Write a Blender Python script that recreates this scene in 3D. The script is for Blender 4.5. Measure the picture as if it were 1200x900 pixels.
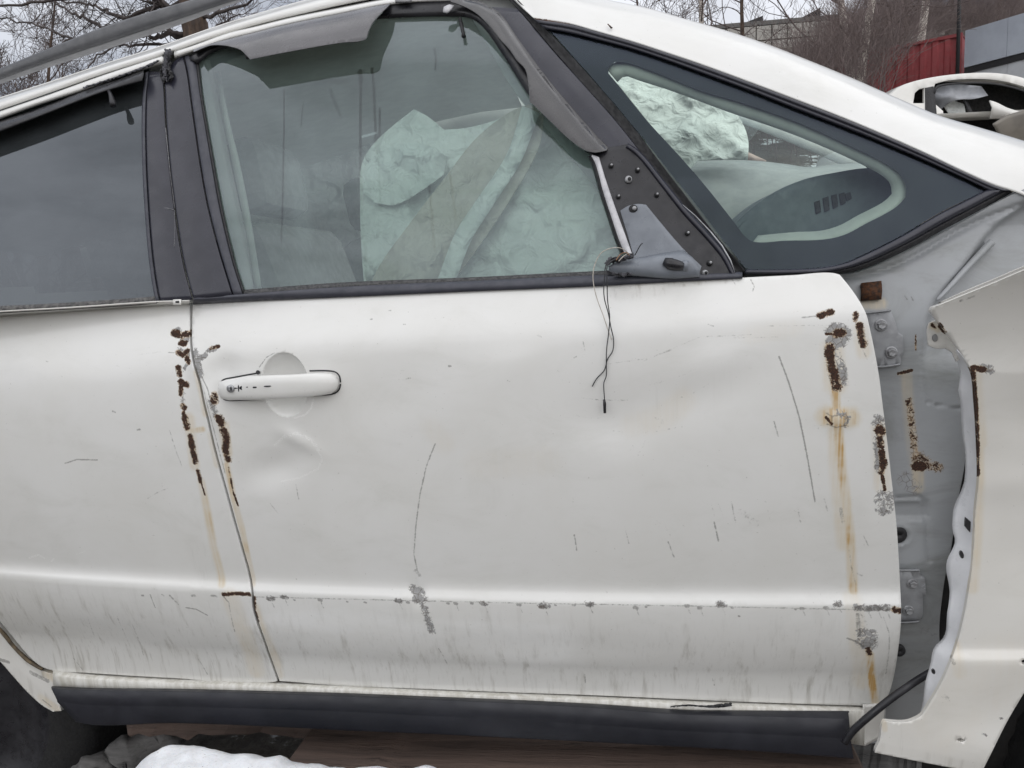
import bpy, bmesh, math, random
import numpy as np
from mathutils import Vector, Matrix
from mathutils.geometry import delaunay_2d_cdt

for o in list(bpy.data.objects):
    bpy.data.objects.remove(o)
SC = bpy.context.scene
COL = SC.collection
R = math.radians
rng = np.random.default_rng(7)
random.seed(7)

# ------------------------------------------------------------------ camera
FPX = 906.0                       # focal length in photo pixels (1200 wide)
YAW, PITCH, ROLL = R(8), R(8), R(-2.5)
CAM = np.array([0.18, -1.27, 1.01])
_f = np.array([-math.sin(YAW) * math.cos(PITCH), math.cos(YAW) * math.cos(PITCH), -math.sin(PITCH)])
_r = np.array([math.cos(YAW), math.sin(YAW), 0.0])
_u = np.cross(_r, _f)
CR = math.cos(ROLL) * _r + math.sin(ROLL) * _u
CU = -math.sin(ROLL) * _r + math.cos(ROLL) * _u
cam = bpy.data.cameras.new('camera')
camo = bpy.data.objects.new('camera', cam)
COL.objects.link(camo)
cam.sensor_fit = 'HORIZONTAL'
cam.sensor_width = 36
cam.lens = 36 * FPX / 1200
cam.clip_start = 0.05
cam.clip_end = 3000
camo.matrix_world = Matrix(((CR[0], CU[0], -_f[0], CAM[0]), (CR[1], CU[1], -_f[1], CAM[1]),
                            (CR[2], CU[2], -_f[2], CAM[2]), (0, 0, 0, 1)))
SC.camera = camo
SC.render.resolution_x, SC.render.resolution_y = 1024, 768

# ------------------------------------------------------------------ sky, sun, exposure
SUN_EL, SUN_AZ = R(42), R(155)     # azimuth from +Y, clockwise
w = bpy.data.worlds.new('World')
SC.world = w
w.use_nodes = True
nt = w.node_tree
nt.nodes.clear()
out = nt.nodes.new('ShaderNodeOutputWorld')
bg = nt.nodes.new('ShaderNodeBackground')
bg.inputs['Strength'].default_value = 0.064
sky = nt.nodes.new('ShaderNodeTexSky')
sky.sky_type = 'NISHITA'
sky.sun_disc = False
sky.sun_elevation = SUN_EL
sky.sun_rotation = SUN_AZ
sky.air_density = 1.0
sky.dust_density = 2.5
tc = nt.nodes.new('ShaderNodeTexCoord')
mp = nt.nodes.new('ShaderNodeMapping')
mp.inputs['Scale'].default_value = (1.0, 1.0, 2.2)
mp.inputs['Location'].default_value = (3.1, 1.7, 0.4)
ns = nt.nodes.new('ShaderNodeTexNoise')
ns.inputs['Scale'].default_value = 2.3
ns.inputs['Detail'].default_value = 7
ns.inputs['Roughness'].default_value = 0.52
ns.inputs['Distortion'].default_value = 0.5
rp = nt.nodes.new('ShaderNodeValToRGB')
e = rp.color_ramp.elements
e[0].position, e[0].color = 0.42, (2.3, 2.6, 3.2, 1)
e[1].position, e[1].color = 0.62, (10.2, 10.4, 11.0, 1)
m1 = e.new(0.5)
m1.color = (7.2, 7.45, 8.1, 1)
mx = nt.nodes.new('ShaderNodeMix')
mx.data_type = 'RGBA'
mx.inputs['Factor'].default_value = 0.88
nt.links.new(tc.outputs['Generated'], mp.inputs['Vector'])
nt.links.new(mp.outputs['Vector'], ns.inputs['Vector'])
nt.links.new(ns.outputs['Fac'], rp.inputs['Fac'])
nt.links.new(sky.outputs['Color'], mx.inputs[6])
nt.links.new(rp.outputs['Color'], mx.inputs[7])
nt.links.new(mx.outputs[2], bg.inputs['Color'])
nt.links.new(bg.outputs['Background'], out.inputs['Surface'])

sl = bpy.data.lights.new('sun', 'SUN')
sl.energy = 1.5
sl.angle = R(150)
sl.color = (1.0, 0.975, 0.945)
so = bpy.data.objects.new('sun', sl)
COL.objects.link(so)
sd = Vector((math.sin(SUN_AZ) * math.cos(SUN_EL), math.cos(SUN_AZ) * math.cos(SUN_EL), math.sin(SUN_EL)))
so.rotation_euler = sd.to_track_quat('Z', 'Y').to_euler()
so.location = sd * 30

SC.view_settings.view_transform = 'Standard'
SC.view_settings.look = 'None'
SC.view_settings.exposure = 0.66
SC.view_settings.gamma = 1.0
SC.view_settings.use_curve_mapping = False
SC.render.engine = 'CYCLES'
SC.cycles.max_bounces = 10
SC.cycles.transparent_max_bounces = 16

# ------------------------------------------------------------------ pixel -> place helpers
def rays(px):
    px = np.asarray(px, float).reshape(-1, 2)
    return _f[None] + CR[None] * ((px[:, 0:1] - 600) / FPX) - CU[None] * ((px[:, 1:2] - 450) / FPX)


def P(px, yfn):
    """points where the pixels' rays meet the surface Y = yfn(X, Z)"""
    d = rays(px)
    Y = np.zeros(len(d))
    for _ in range(24):
        t = (Y - CAM[1]) / d[:, 1]
        X = CAM[0] + t * d[:, 0]
        Z = CAM[2] + t * d[:, 2]
        Y = 0.4 * Y + 0.6 * (yfn(X, Z) + 0 * X)
    t = (Y - CAM[1]) / d[:, 1]
    return CAM[None] + t[:, None] * d


def at(x, y, Y):
    return Vector(P([(x, y)], lambda X, Z: Y)[0])


def fitline(px, Y, deg=1):
    p = P(px, lambda X, Z: Y)
    c = np.polyfit(p[:, 0], p[:, 2], deg)
    return lambda X: np.polyval(c, np.clip(X, -1.9, 1.0))


def sp(x, r):
    return r * np.logaddexp(0, x / r)


# feature lines of the body side, read off the photograph
Z_lb = fitline([(0, 694), (295, 698), (600, 705), (800, 709), (1055, 715)], 0.0)
Z_lt = fitline([(0, 681), (295, 685), (600, 689), (800, 692), (1055, 699)], 0.014)
Z_cr = fitline([(0, 428), (200, 414), (400, 396), (600, 387), (800, 380), (950, 372)], -0.02)
Z_be = fitline([(0, 368), (225, 356), (500, 343), (720, 332), (860, 325), (985, 320)], 0.02)


def plan(X):
    return 0.06 * (np.asarray(X, float) - 0.08) ** 2


def S(X, Z):
    """door skin: Y as function of X (forward) and Z (up); outside is -Y"""
    X = np.asarray(X, float)
    Z = np.asarray(Z, float)
    zl, zt, zc = Z_lb(X), Z_lt(X), Z_cr(X)
    H = zc - zt
    u = np.clip(Z - zt, 0, H)
    d = np.clip(zl - Z, 0, None)
    Y = 0.13 * np.where(Z > zl, -(Z - zl), np.minimum(d, 0.14)) + np.where(d < 0.14, 1.25 * d ** 2, 1.25 * 0.14 ** 2 + 0.02 * (1 - np.exp(-(d - 0.14) / 0.04)))
    Y = Y + (0.62 + 0.13) * sp(Z - zl, 0.0022) - (0.62 + 0.26) * sp(Z - zt, 0.006)
    Y = Y + 0.175 * u ** 2 / H + 0.35 * np.clip(Z - zc, 0, None)
    rr = 0.006 + 0.02 * np.clip((-0.45 - X) / 0.3, 0, 1)
    Y = Y + 0.40 * sp(Z - zc, rr)
    return Y + plan(X)


def G(X, Z):
    """greenhouse skin (glass, pillars)"""
    X = np.asarray(X, float)
    dz = np.asarray(Z, float) - 1.03
    return 0.03 + 0.26 * dz + 0.32 * dz * np.abs(dz) + 0.13 * np.clip(X - 0.22, 0, None) ** 2 + 0.012 * np.clip(-X - .3, 0, None) ** 2


def off(fn, d):
    return lambda X, Z: fn(X, Z) + d


def flat(Y):
    return lambda X, Z: Y + 0 * X


def resample(pts, step, closed=True, corner=32):
    """Catmull-Rom through the traced points, sharp corners kept"""
    pts = np.asarray(pts, float)
    n = len(pts)
    outp = []
    segs = n if closed else n - 1
    tang = np.zeros_like(pts)
    sharp = np.zeros(n, bool)
    for i in range(n):
        a, b, c = pts[(i - 1) % n], pts[i], pts[(i + 1) % n]
        if not closed and i in (0, n - 1):
            sharp[i] = True
            continue
        v1, v2 = b - a, c - b
        l1, l2 = np.hypot(*v1), np.hypot(*v2)
        ang = math.degrees(math.acos(max(-1, min(1, (v1 @ v2) / (l1 * l2 + 1e-9)))))
        if ang > corner:
            sharp[i] = True
        tang[i] = (v1 / (l1 + 1e-9) + v2 / (l2 + 1e-9)) / 2
    for i in range(segs):
        a, b = pts[i], pts[(i + 1) % n]
        L = np.hypot(*(b - a))
        k = max(1, int(round(L / step)))
        ta = (b - a) if sharp[i] else tang[i] * L
        tb = (b - a) if sharp[(i + 1) % n] else tang[(i + 1) % n] * L
        for j in range(k):
            t = j / k
            outp.append((2 * t ** 3 - 3 * t ** 2 + 1) * a + (t ** 3 - 2 * t ** 2 + t) * ta + (-2 * t ** 3 + 3 * t ** 2) * b + (t ** 3 - t ** 2) * tb)
    if not closed:
        outp.append(pts[-1])
    return np.array(outp)


def inside(pts, poly):
    x, y = pts[:, 0], pts[:, 1]
    r = np.zeros(len(pts), bool)
    n = len(poly)
    for i in range(n):
        x0, y0 = poly[i]
        x1, y1 = poly[(i + 1) % n]
        c = (y0 > y) != (y1 > y)
        if c.any():
            xx = (x1 - x0) * (y - y0) / (y1 - y0 + 1e-15) + x0
            r ^= c & (x < xx)
    return r


def mindist(pts, b):
    d = np.full(len(pts), 1e9)
    for i in range(0, len(b), 200):
        bb = b[i:i + 200]
        d = np.minimum(d, np.sqrt(((pts[:, None, :] - bb[None]) ** 2).sum(2).min(1)))
    return d


def segdist(pts, line):
    d = np.full(len(pts), 1e9)
    if len(line) == 1:
        return np.hypot(*(pts - line[0]).T)
    for a, b in zip(line[:-1], line[1:]):
        v = b - a
        L = v @ v + 1e-12
        t = np.clip(((pts - a) @ v) / L, 0, 1)
        q = pts - a - t[:, None] * v
        d = np.minimum(d, np.hypot(q[:, 0], q[:, 1]))
    return d


def tag(o, label=None, cat=None, group=None, kind=None):
    if label: o['label'] = label
    if cat: o['category'] = cat
    if group: o['group'] = group
    if kind: o['kind'] = kind
    return o


def empty(name, loc=(0, 0, 0)):
    o = bpy.data.objects.new(name, None)
    o.empty_display_size = 0.1
    o.location = loc
    COL.objects.link(o)
    return o


def wpos(o):
    p = Vector((0, 0, 0))
    while o is not None:
        p += o.location
        o = o.parent
    return p


def link(name, me, mat, parent=None):
    """mesh in world coordinates -> object whose origin sits at the mesh centre"""
    n = len(me.vertices)
    co = np.empty(n * 3)
    me.vertices.foreach_get('co', co)
    co = co.reshape(-1, 3)
    c = (co.min(0) + co.max(0)) / 2
    me.vertices.foreach_set('co', (co - c).ravel())
    me.update()
    o = bpy.data.objects.new(name, me)
    if mat is not None:
        for m in (mat if isinstance(mat, (list, tuple)) else [mat]):
            me.materials.append(m)
    COL.objects.link(o)
    if parent is not None:
        o.parent = parent
        o.location = Vector(c) - wpos(parent)
    else:
        o.location = c
    return o


def mesh_from(verts, faces, smooth=True):
    me = bpy.data.meshes.new('m')
    me.from_pydata(np.asarray(verts, float).tolist(), [], [[int(i) for i in f] for f in faces] if len(faces) < 5000 else [f if isinstance(f, list) else [int(i) for i in f] for f in faces])
    if smooth:
        me.polygons.foreach_set('use_smooth', [True] * len(me.polygons))
    me.update()
    return me


CH = ('rust', 'stain', 'chip', 'scuff', 'dirt_shade', 'chalk_highlight')


def panel(name, outline, yfn, mat, parent, grid=0.012, hem=0.012, marks=None, holes=(), step=4.0, edge=0.5, extra=None, refine=(), dirt_shade_fn=None):
    """sheet-metal panel: traced outline laid on the surface yfn, fine skin, turned-in edge, wear, painted shade and highlights as vertex masks"""
    ol = resample(outline, step)
    W = P(ol, yfn)
    B = W[:, [0, 2]]
    hs = []
    for h in holes:
        hw = P(resample(h, step), yfn)
        hs.append(hw[:, [0, 2]])
    lo, hi = B.min(0), B.max(0)
    strokes = []
    pts = []
    xs = np.arange(lo[0], hi[0], grid)
    zs = np.arange(lo[1], hi[1], grid * 0.866)
    gx, gz = np.meshgrid(xs, zs)
    gx = gx + (np.arange(len(zs)) % 2)[:, None] * grid / 2
    pts.append(np.c_[gx.ravel(), gz.ravel()])
    for (cx, cy, rad, st) in refine:
        c = P([(cx, cy)], yfn)[0][[0, 2]]
        q = np.arange(-rad, rad, st)
        a, b = np.meshgrid(q, q)
        k = np.c_[a.ravel(), b.ravel()]
        pts.append(c + k[np.hypot(k[:, 0], k[:, 1]) < rad])
    for (ch, line, r, st, soft) in (marks or []):
        ln = P(line, yfn)[:, [0, 2]]
        r, soft = r * 0.0014, soft * 0.0014
        strokes.append((ch, ln, r, st, soft))
        sep = max(0.0011, min(r, soft) * 0.75)
        ext = r + soft + sep
        seg = [ln[0]]
        for a, b in zip(ln[:-1], ln[1:]):
            k = max(1, int(np.hypot(*(b - a)) / sep))
            for j in range(1, k + 1):
                seg.append(a + (b - a) * j / k)
        seg = np.array(seg)
        m = int(math.ceil(ext / sep))
        q = np.arange(-m, m + 1) * sep
        a, b = np.meshgrid(q, q)
        k = np.c_[a.ravel(), b.ravel()]
        k = k[np.hypot(k[:, 0], k[:, 1]) <= ext]
        c = (seg[:, None, :] + k[None]).reshape(-1, 2)
        c = np.unique(np.round(c / sep).astype(int), axis=0) * sep
        pts.append(c + rng.normal(0, sep * 0.08, c.shape))
    pts = np.concatenate(pts)
    pts = pts[inside(pts, B)]
    for h in hs:
        pts = pts[~inside(pts, h)]
    db = mindist(pts, np.concatenate([B] + hs))
    pts = pts[db > 0.0016]
    key = np.unique(np.round(pts / 0.0008).astype(int), axis=0, return_index=True)[1]
    pts = pts[np.sort(key)]
    allp = [B] + hs + [pts]
    edges = []
    o0 = 0
    for L in [B] + hs:
        n = len(L)
        edges += [(o0 + i, o0 + (i + 1) % n) for i in range(n)]
        o0 += n
    A = np.concatenate(allp)
    vo, eo, fo, *_ = delaunay_2d_cdt([Vector((float(a), float(b))) for a, b in A], edges, [], 0, 1e-7)
    V = np.array([(v.x, v.y) for v in vo])
    Fc = np.array([list(f) for f in fo if len(f) == 3])
    cen = V[Fc].mean(1)
    keep = inside(cen, B)
    for h in hs:
        keep &= ~inside(cen, h)
    Fc = Fc[keep]
    X, Z = V[:, 0], V[:, 1]
    Y = yfn(X, Z)
    nskin = len(V)
    co = np.c_[X, Y, Z]
    e = 0.0008
    gxn = (yfn(X + e, Z) - yfn(X - e, Z)) / (2 * e)
    gzn = (yfn(X, Z + e) - yfn(X, Z - e)) / (2 * e)
    N = np.c_[gxn, -np.ones_like(gxn), gzn]
    # face winding towards -Y
    a, b, c = co[Fc[:, 0]], co[Fc[:, 1]], co[Fc[:, 2]]
    nn = np.cross(b - a, c - a)
    flip = nn[:, 1] > 0
    Fc[flip] = Fc[flip][:, ::-1]
    faces = [tuple(f) for f in Fc]
    # boundary: soften normal, add a turned-in edge
    ec = {}
    for f in faces:
        for i in range(3):
            k = (f[i], f[(i + 1) % 3])
            ec[k] = 1
    bnd = [k for k in ec if (k[1], k[0]) not in ec]
    outn = np.zeros((nskin, 3))
    for i, j in bnd:
        d = co[j] - co[i]
        v = np.array([d[2], 0, -d[0]])
        # outward = right of travel, seen from -Y with faces CCW
        v = v / (np.linalg.norm(v) + 1e-9)
        outn[i] += v
        outn[j] += v
    ln = np.linalg.norm(outn, axis=1)
    bi = ln > 1e-6
    outn[bi] /= ln[bi][:, None]
    N /= np.linalg.norm(N, axis=1)[:, None]
    N[bi] += outn[bi] * edge
    N /= np.linalg.norm(N, axis=1)[:, None]
    vl = [co]
    nl = [N]
    if hem > 0:
        idx = {}
        hv, hn = [], []
        for k in bnd:
            for i in k:
                if i not in idx:
                    idx[i] = nskin + len(hv)
                    hv.append(co[i] + np.array([0, 0.0004, 0]))
                    hn.append(outn[i])
                    hv.append(co[i] + outn[i] * 0.0006 + np.array([0, hem, 0]))
                    hn.append(outn[i])
        for i, j in bnd:
            a, b = idx[i], idx[j]
            faces.append((b, a, a + 1, b + 1))
        vl.append(np.array(hv))
        nl.append(np.array(hn))
    co = np.concatenate(vl)
    N = np.concatenate(nl)
    me = mesh_from(co, faces)
    me.normals_split_custom_set_from_vertices([tuple(n) for n in N])
    if strokes or dirt_shade_fn:
        vals = {c: np.zeros(len(co)) for c in CH}
        q = co[:, [0, 2]]
        for ch, ln_, r, st, soft in strokes:
            d = segdist(q, ln_)
            t = np.clip(1 - (d - r) / max(soft, 1e-5), 0, 1)
            t = t * t * (3 - 2 * t) * st
            vals[ch] = np.maximum(vals[ch], t)
        if dirt_shade_fn:
            vals['dirt_shade'] = np.maximum(vals['dirt_shade'], dirt_shade_fn(co[:, 0], co[:, 2]))
        for c in CH:
            if vals[c].max() > 0:
                at_ = me.attributes.new(c, 'FLOAT', 'POINT')
                at_.data.foreach_set('value', vals[c].astype(np.float32))
    if extra:
        extra(me, co)
    return link(name, me, mat, parent)


def loft(name, rows, mat, parent, n=40, thick=0.0, closed=False, flipn=False, smooth=True, rowclosed=False):
    """rows: list of (pixel curve, yfn); consecutive rows are joined into a skin"""
    rws = []
    for cv, fn in rows:
        c = resample(cv, 3.0, closed=False) if len(cv) > 2 else np.array(cv, float)
        d = np.r_[0, np.cumsum(np.hypot(*np.diff(c, axis=0).T))]
        t = np.linspace(0, d[-1], n)
        c = np.c_[np.interp(t, d, c[:, 0]), np.interp(t, d, c[:, 1])]
        rws.append(P(c, fn))
    return loft3(name, rws, mat, parent, thick, closed, flipn, smooth)


def loft3(name, rws, mat, parent, thick=0.0, closed=False, flipn=False, smooth=True, caps=False):
    m, n = len(rws), len(rws[0])
    V = np.concatenate(rws)
    F = []
    for i in range(m if closed else m - 1):
        for j in range(n - 1):
            a, b = i * n + j, i * n + j + 1
            c, d = ((i + 1) % m) * n + j + 1, ((i + 1) % m) * n + j
            F.append((a, d, c, b))
    if caps and closed:
        F.append([i * n for i in range(m)])
        F.append([i * n + n - 1 for i in range(m)][::-1])
    # orient towards the camera side
    k = len([f for f in F if len(f) == 4]) // 2
    if not closed:
        a, b, c = V[F[k][0]], V[F[k][1]], V[F[k][2]]
        nn = np.cross(b - a, c - a)
        if (nn @ (CAM - a) < 0) != flipn:
            F = [f[::-1] for f in F]
    me = mesh_from(V, F, smooth)
    if closed:
        bm = bmesh.new()
        bm.from_mesh(me)
        bmesh.ops.recalc_face_normals(bm, faces=bm.faces)
        bm.to_mesh(me)
        bm.free()
    o = link(name, me, mat, parent)
    if thick:
        md = o.modifiers.new('thickness', 'SOLIDIFY')
        md.thickness = thick
        md.offset = -1
    return o


_FI = {}


def tube_data(pts, rad, sides=6, V=None, F=None, cap=True):
    pts = np.asarray(pts, float)
    n = len(pts)
    rad = np.broadcast_to(np.asarray(rad, float), (n,))
    T = np.empty_like(pts)
    T[1:-1] = pts[2:] - pts[:-2]
    T[0], T[-1] = pts[1] - pts[0], pts[-1] - pts[-2]
    T /= np.sqrt((T * T).sum(1))[:, None] + 1e-12
    ref = np.array([0.13, 0.97, 0.2]) if abs(T[0][1]) < 0.9 else np.array([1, 0, 0.1])
    b = len(V)
    u = np.stack([T[:, 1] * ref[2] - T[:, 2] * ref[1], T[:, 2] * ref[0] - T[:, 0] * ref[2], T[:, 0] * ref[1] - T[:, 1] * ref[0]], 1)
    u /= np.sqrt((u * u).sum(1))[:, None] + 1e-12
    v = np.stack([T[:, 1] * u[:, 2] - T[:, 2] * u[:, 1], T[:, 2] * u[:, 0] - T[:, 0] * u[:, 2], T[:, 0] * u[:, 1] - T[:, 1] * u[:, 0]], 1)
    a = np.arange(sides) * (2 * math.pi / sides)
    ring = pts[:, None] + rad[:, None, None] * (np.cos(a)[None, :, None] * u[:, None] + np.sin(a)[None, :, None] * v[:, None])
    V.extend(ring.reshape(-1, 3))
    if (n, sides) not in _FI:
        i, k = np.meshgrid(np.arange(n - 1), np.arange(sides), indexing='ij')
        i, k = i.ravel(), k.ravel()
        k2 = (k + 1) % sides
        _FI[(n, sides)] = np.stack([i * sides + k, (i + 1) * sides + k, (i + 1) * sides + k2, i * sides + k2], 1)
    F.extend((_FI[(n, sides)] + b).tolist())
    if cap:
        F.append([b + k for k in range(sides)])
        F.append([b + (n - 1) * sides + k for k in range(sides)][::-1])


def tube(name, pts, rad, mat, parent=None, sides=8):
    V, F = [], []
    tube_data(pts, rad, sides, V, F)
    return link(name, mesh_from(V, F), mat, parent)


def smooth3(pts, k=6):
    pts = np.asarray(pts, float)
    n = len(pts)
    outp = []
    for i in range(n - 1):
        p0, p1, p2, p3 = pts[max(i - 1, 0)], pts[i], pts[i + 1], pts[min(i + 2, n - 1)]
        for j in range(k):
            t = j / k
            outp.append(0.5 * (2 * p1 + (p2 - p0) * t + (2 * p0 - 5 * p1 + 4 * p2 - p3) * t * t + (3 * p1 - p0 - 3 * p2 + p3) * t ** 3))
    outp.append(pts[-1])
    return np.array(outp)


def box_data(bm, lo, hi, M=None, bev=0.0):
    vs = [bm.verts.new((x, y, z)) for x in (lo[0], hi[0]) for y in (lo[1], hi[1]) for z in (lo[2], hi[2])]
    fs = [(0, 1, 3, 2), (4, 6, 7, 5), (0, 4, 5, 1), (2, 3, 7, 6), (0, 2, 6, 4), (1, 5, 7, 3)]
    fl = [bm.faces.new([vs[i] for i in f]) for f in fs]
    if bev:
        es = list({e for f in fl for e in f.edges})
        r = bmesh.ops.bevel(bm, geom=es, offset=bev, segments=2, affect='EDGES', profile=0.5)
        vs = list({v for f in r['faces'] for v in f.verts} | {v for v in vs if v.is_valid})
    if M is not None:
        bmesh.ops.transform(bm, matrix=M, verts=[v for v in vs if v.is_valid])
    return vs


def box(name, lo, hi, mat, parent=None, M=None, bev=0.0):
    bm = bmesh.new()
    box_data(bm, lo, hi, M, bev)
    bmesh.ops.recalc_face_normals(bm, faces=bm.faces)
    me = bpy.data.meshes.new(name)
    bm.to_mesh(me)
    bm.free()
    return link(name, me, mat, parent)


# ------------------------------------------------------------------ materials
class Mat:
    def __init__(s, name):
        s.m = bpy.data.materials.new(name)
        s.m.use_nodes = True
        s.t = s.m.node_tree
        s.b = s.t.nodes['Principled BSDF']
        s.co = s.n('ShaderNodeTexCoord')
        s.geo = s.n('ShaderNodeNewGeometry')

    def n(s, k, **kw):
        x = s.t.nodes.new(k)
        for a, b in kw.items():
            setattr(x, a, b)
        return x

    def l(s, a, b):
        s.t.links.new(a, b)

    def noise(s, scale, detail=4, rough=0.55, vec=None, dist=0.0, stretch=None, rot=None):
        x = s.n('ShaderNodeTexNoise')
        x.inputs['Scale'].default_value = scale
        x.inputs['Detail'].default_value = detail
        x.inputs['Roughness'].default_value = rough
        x.inputs['Distortion'].default_value = dist
        v = vec or s.geo.outputs['Position']
        if stretch or rot:
            m = s.n('ShaderNodeMapping')
            if stretch: m.inputs['Scale'].default_value = stretch
            if rot: m.inputs['Rotation'].default_value = rot
            s.l(v, m.inputs['Vector'])
            v = m.outputs['Vector']
        s.l(v, x.inputs['Vector'])
        return x.outputs['Fac']

    def math(s, op, a, b=None, clamp=False):
        x = s.n('ShaderNodeMath', operation=op, use_clamp=clamp)
        for i, q in enumerate((a, b)):
            if q is None: continue
            if isinstance(q, (int, float)): x.inputs[i].default_value = q
            else: s.l(q, x.inputs[i])
        return x.outputs[0]

    def rng(s, v, a, b, c=0.0, d=1.0):
        x = s.n('ShaderNodeMapRange', interpolation_type='SMOOTHSTEP')
        s.l(v, x.inputs['Value'])
        x.inputs['From Min'].default_value, x.inputs['From Max'].default_value = a, b
        x.inputs['To Min'].default_value, x.inputs['To Max'].default_value = c, d
        return x.outputs['Result']

    def mix(s, f, a, b):
        x = s.n('ShaderNodeMix', data_type='RGBA')
        for i, q in ((0, f), (6, a), (7, b)):
            if isinstance(q, (int, float)): x.inputs[i].default_value = q
            elif isinstance(q, tuple): x.inputs[i].default_value = (*q, 1)
            else: s.l(q, x.inputs[i])
        return x.outputs[2]

    def attr(s, name):
        x = s.n('ShaderNodeAttribute', attribute_name=name)
        return x.outputs['Fac']

    def bump(s, h, strength, dist=0.002):
        x = s.n('ShaderNodeBump')
        x.inputs['Strength'].default_value = strength
        x.inputs['Distance'].default_value = dist
        s.l(h, x.inputs['Height'])
        s.l(x.outputs['Normal'], s.b.inputs['Normal'])

    def set(s, **kw):
        for k, v in kw.items():
            k = {'base': 'Base Color', 'rough': 'Roughness', 'metal': 'Metallic', 'coat': 'Coat Weight', 'coatr': 'Coat Roughness', 'spec': 'Specular IOR Level'}[k]
            if isinstance(v, tuple): v = (*v, 1)
            if isinstance(v, (int, float, tuple)): s.b.inputs[k].default_value = v
            else: s.l(v, s.b.inputs[k])
        return s


def simple(name, c0, c1=None, scale=30, rough=0.6, metal=0.0, bump=0.0, coat=0.0, rvar=0.15, bscale=None, stretch=None, bdist=0.003):
    m = Mat(name)
    c1 = c1 or tuple(x * 0.7 for x in c0)
    f = m.rng(m.noise(scale, 6, 0.6, stretch=stretch), 0.35, 0.68)
    m.set(base=m.mix(f, c0, c1), metal=metal, coat=coat)
    m.set(rough=m.rng(m.noise(scale * 2.3, 5, 0.6), 0.3, 0.7, max(0.03, rough - rvar), min(1, rough + rvar)))
    if bump:
        m.bump(m.noise(bscale or scale * 3, 6, 0.65, stretch=stretch), bump, bdist)
    return m.m


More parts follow.
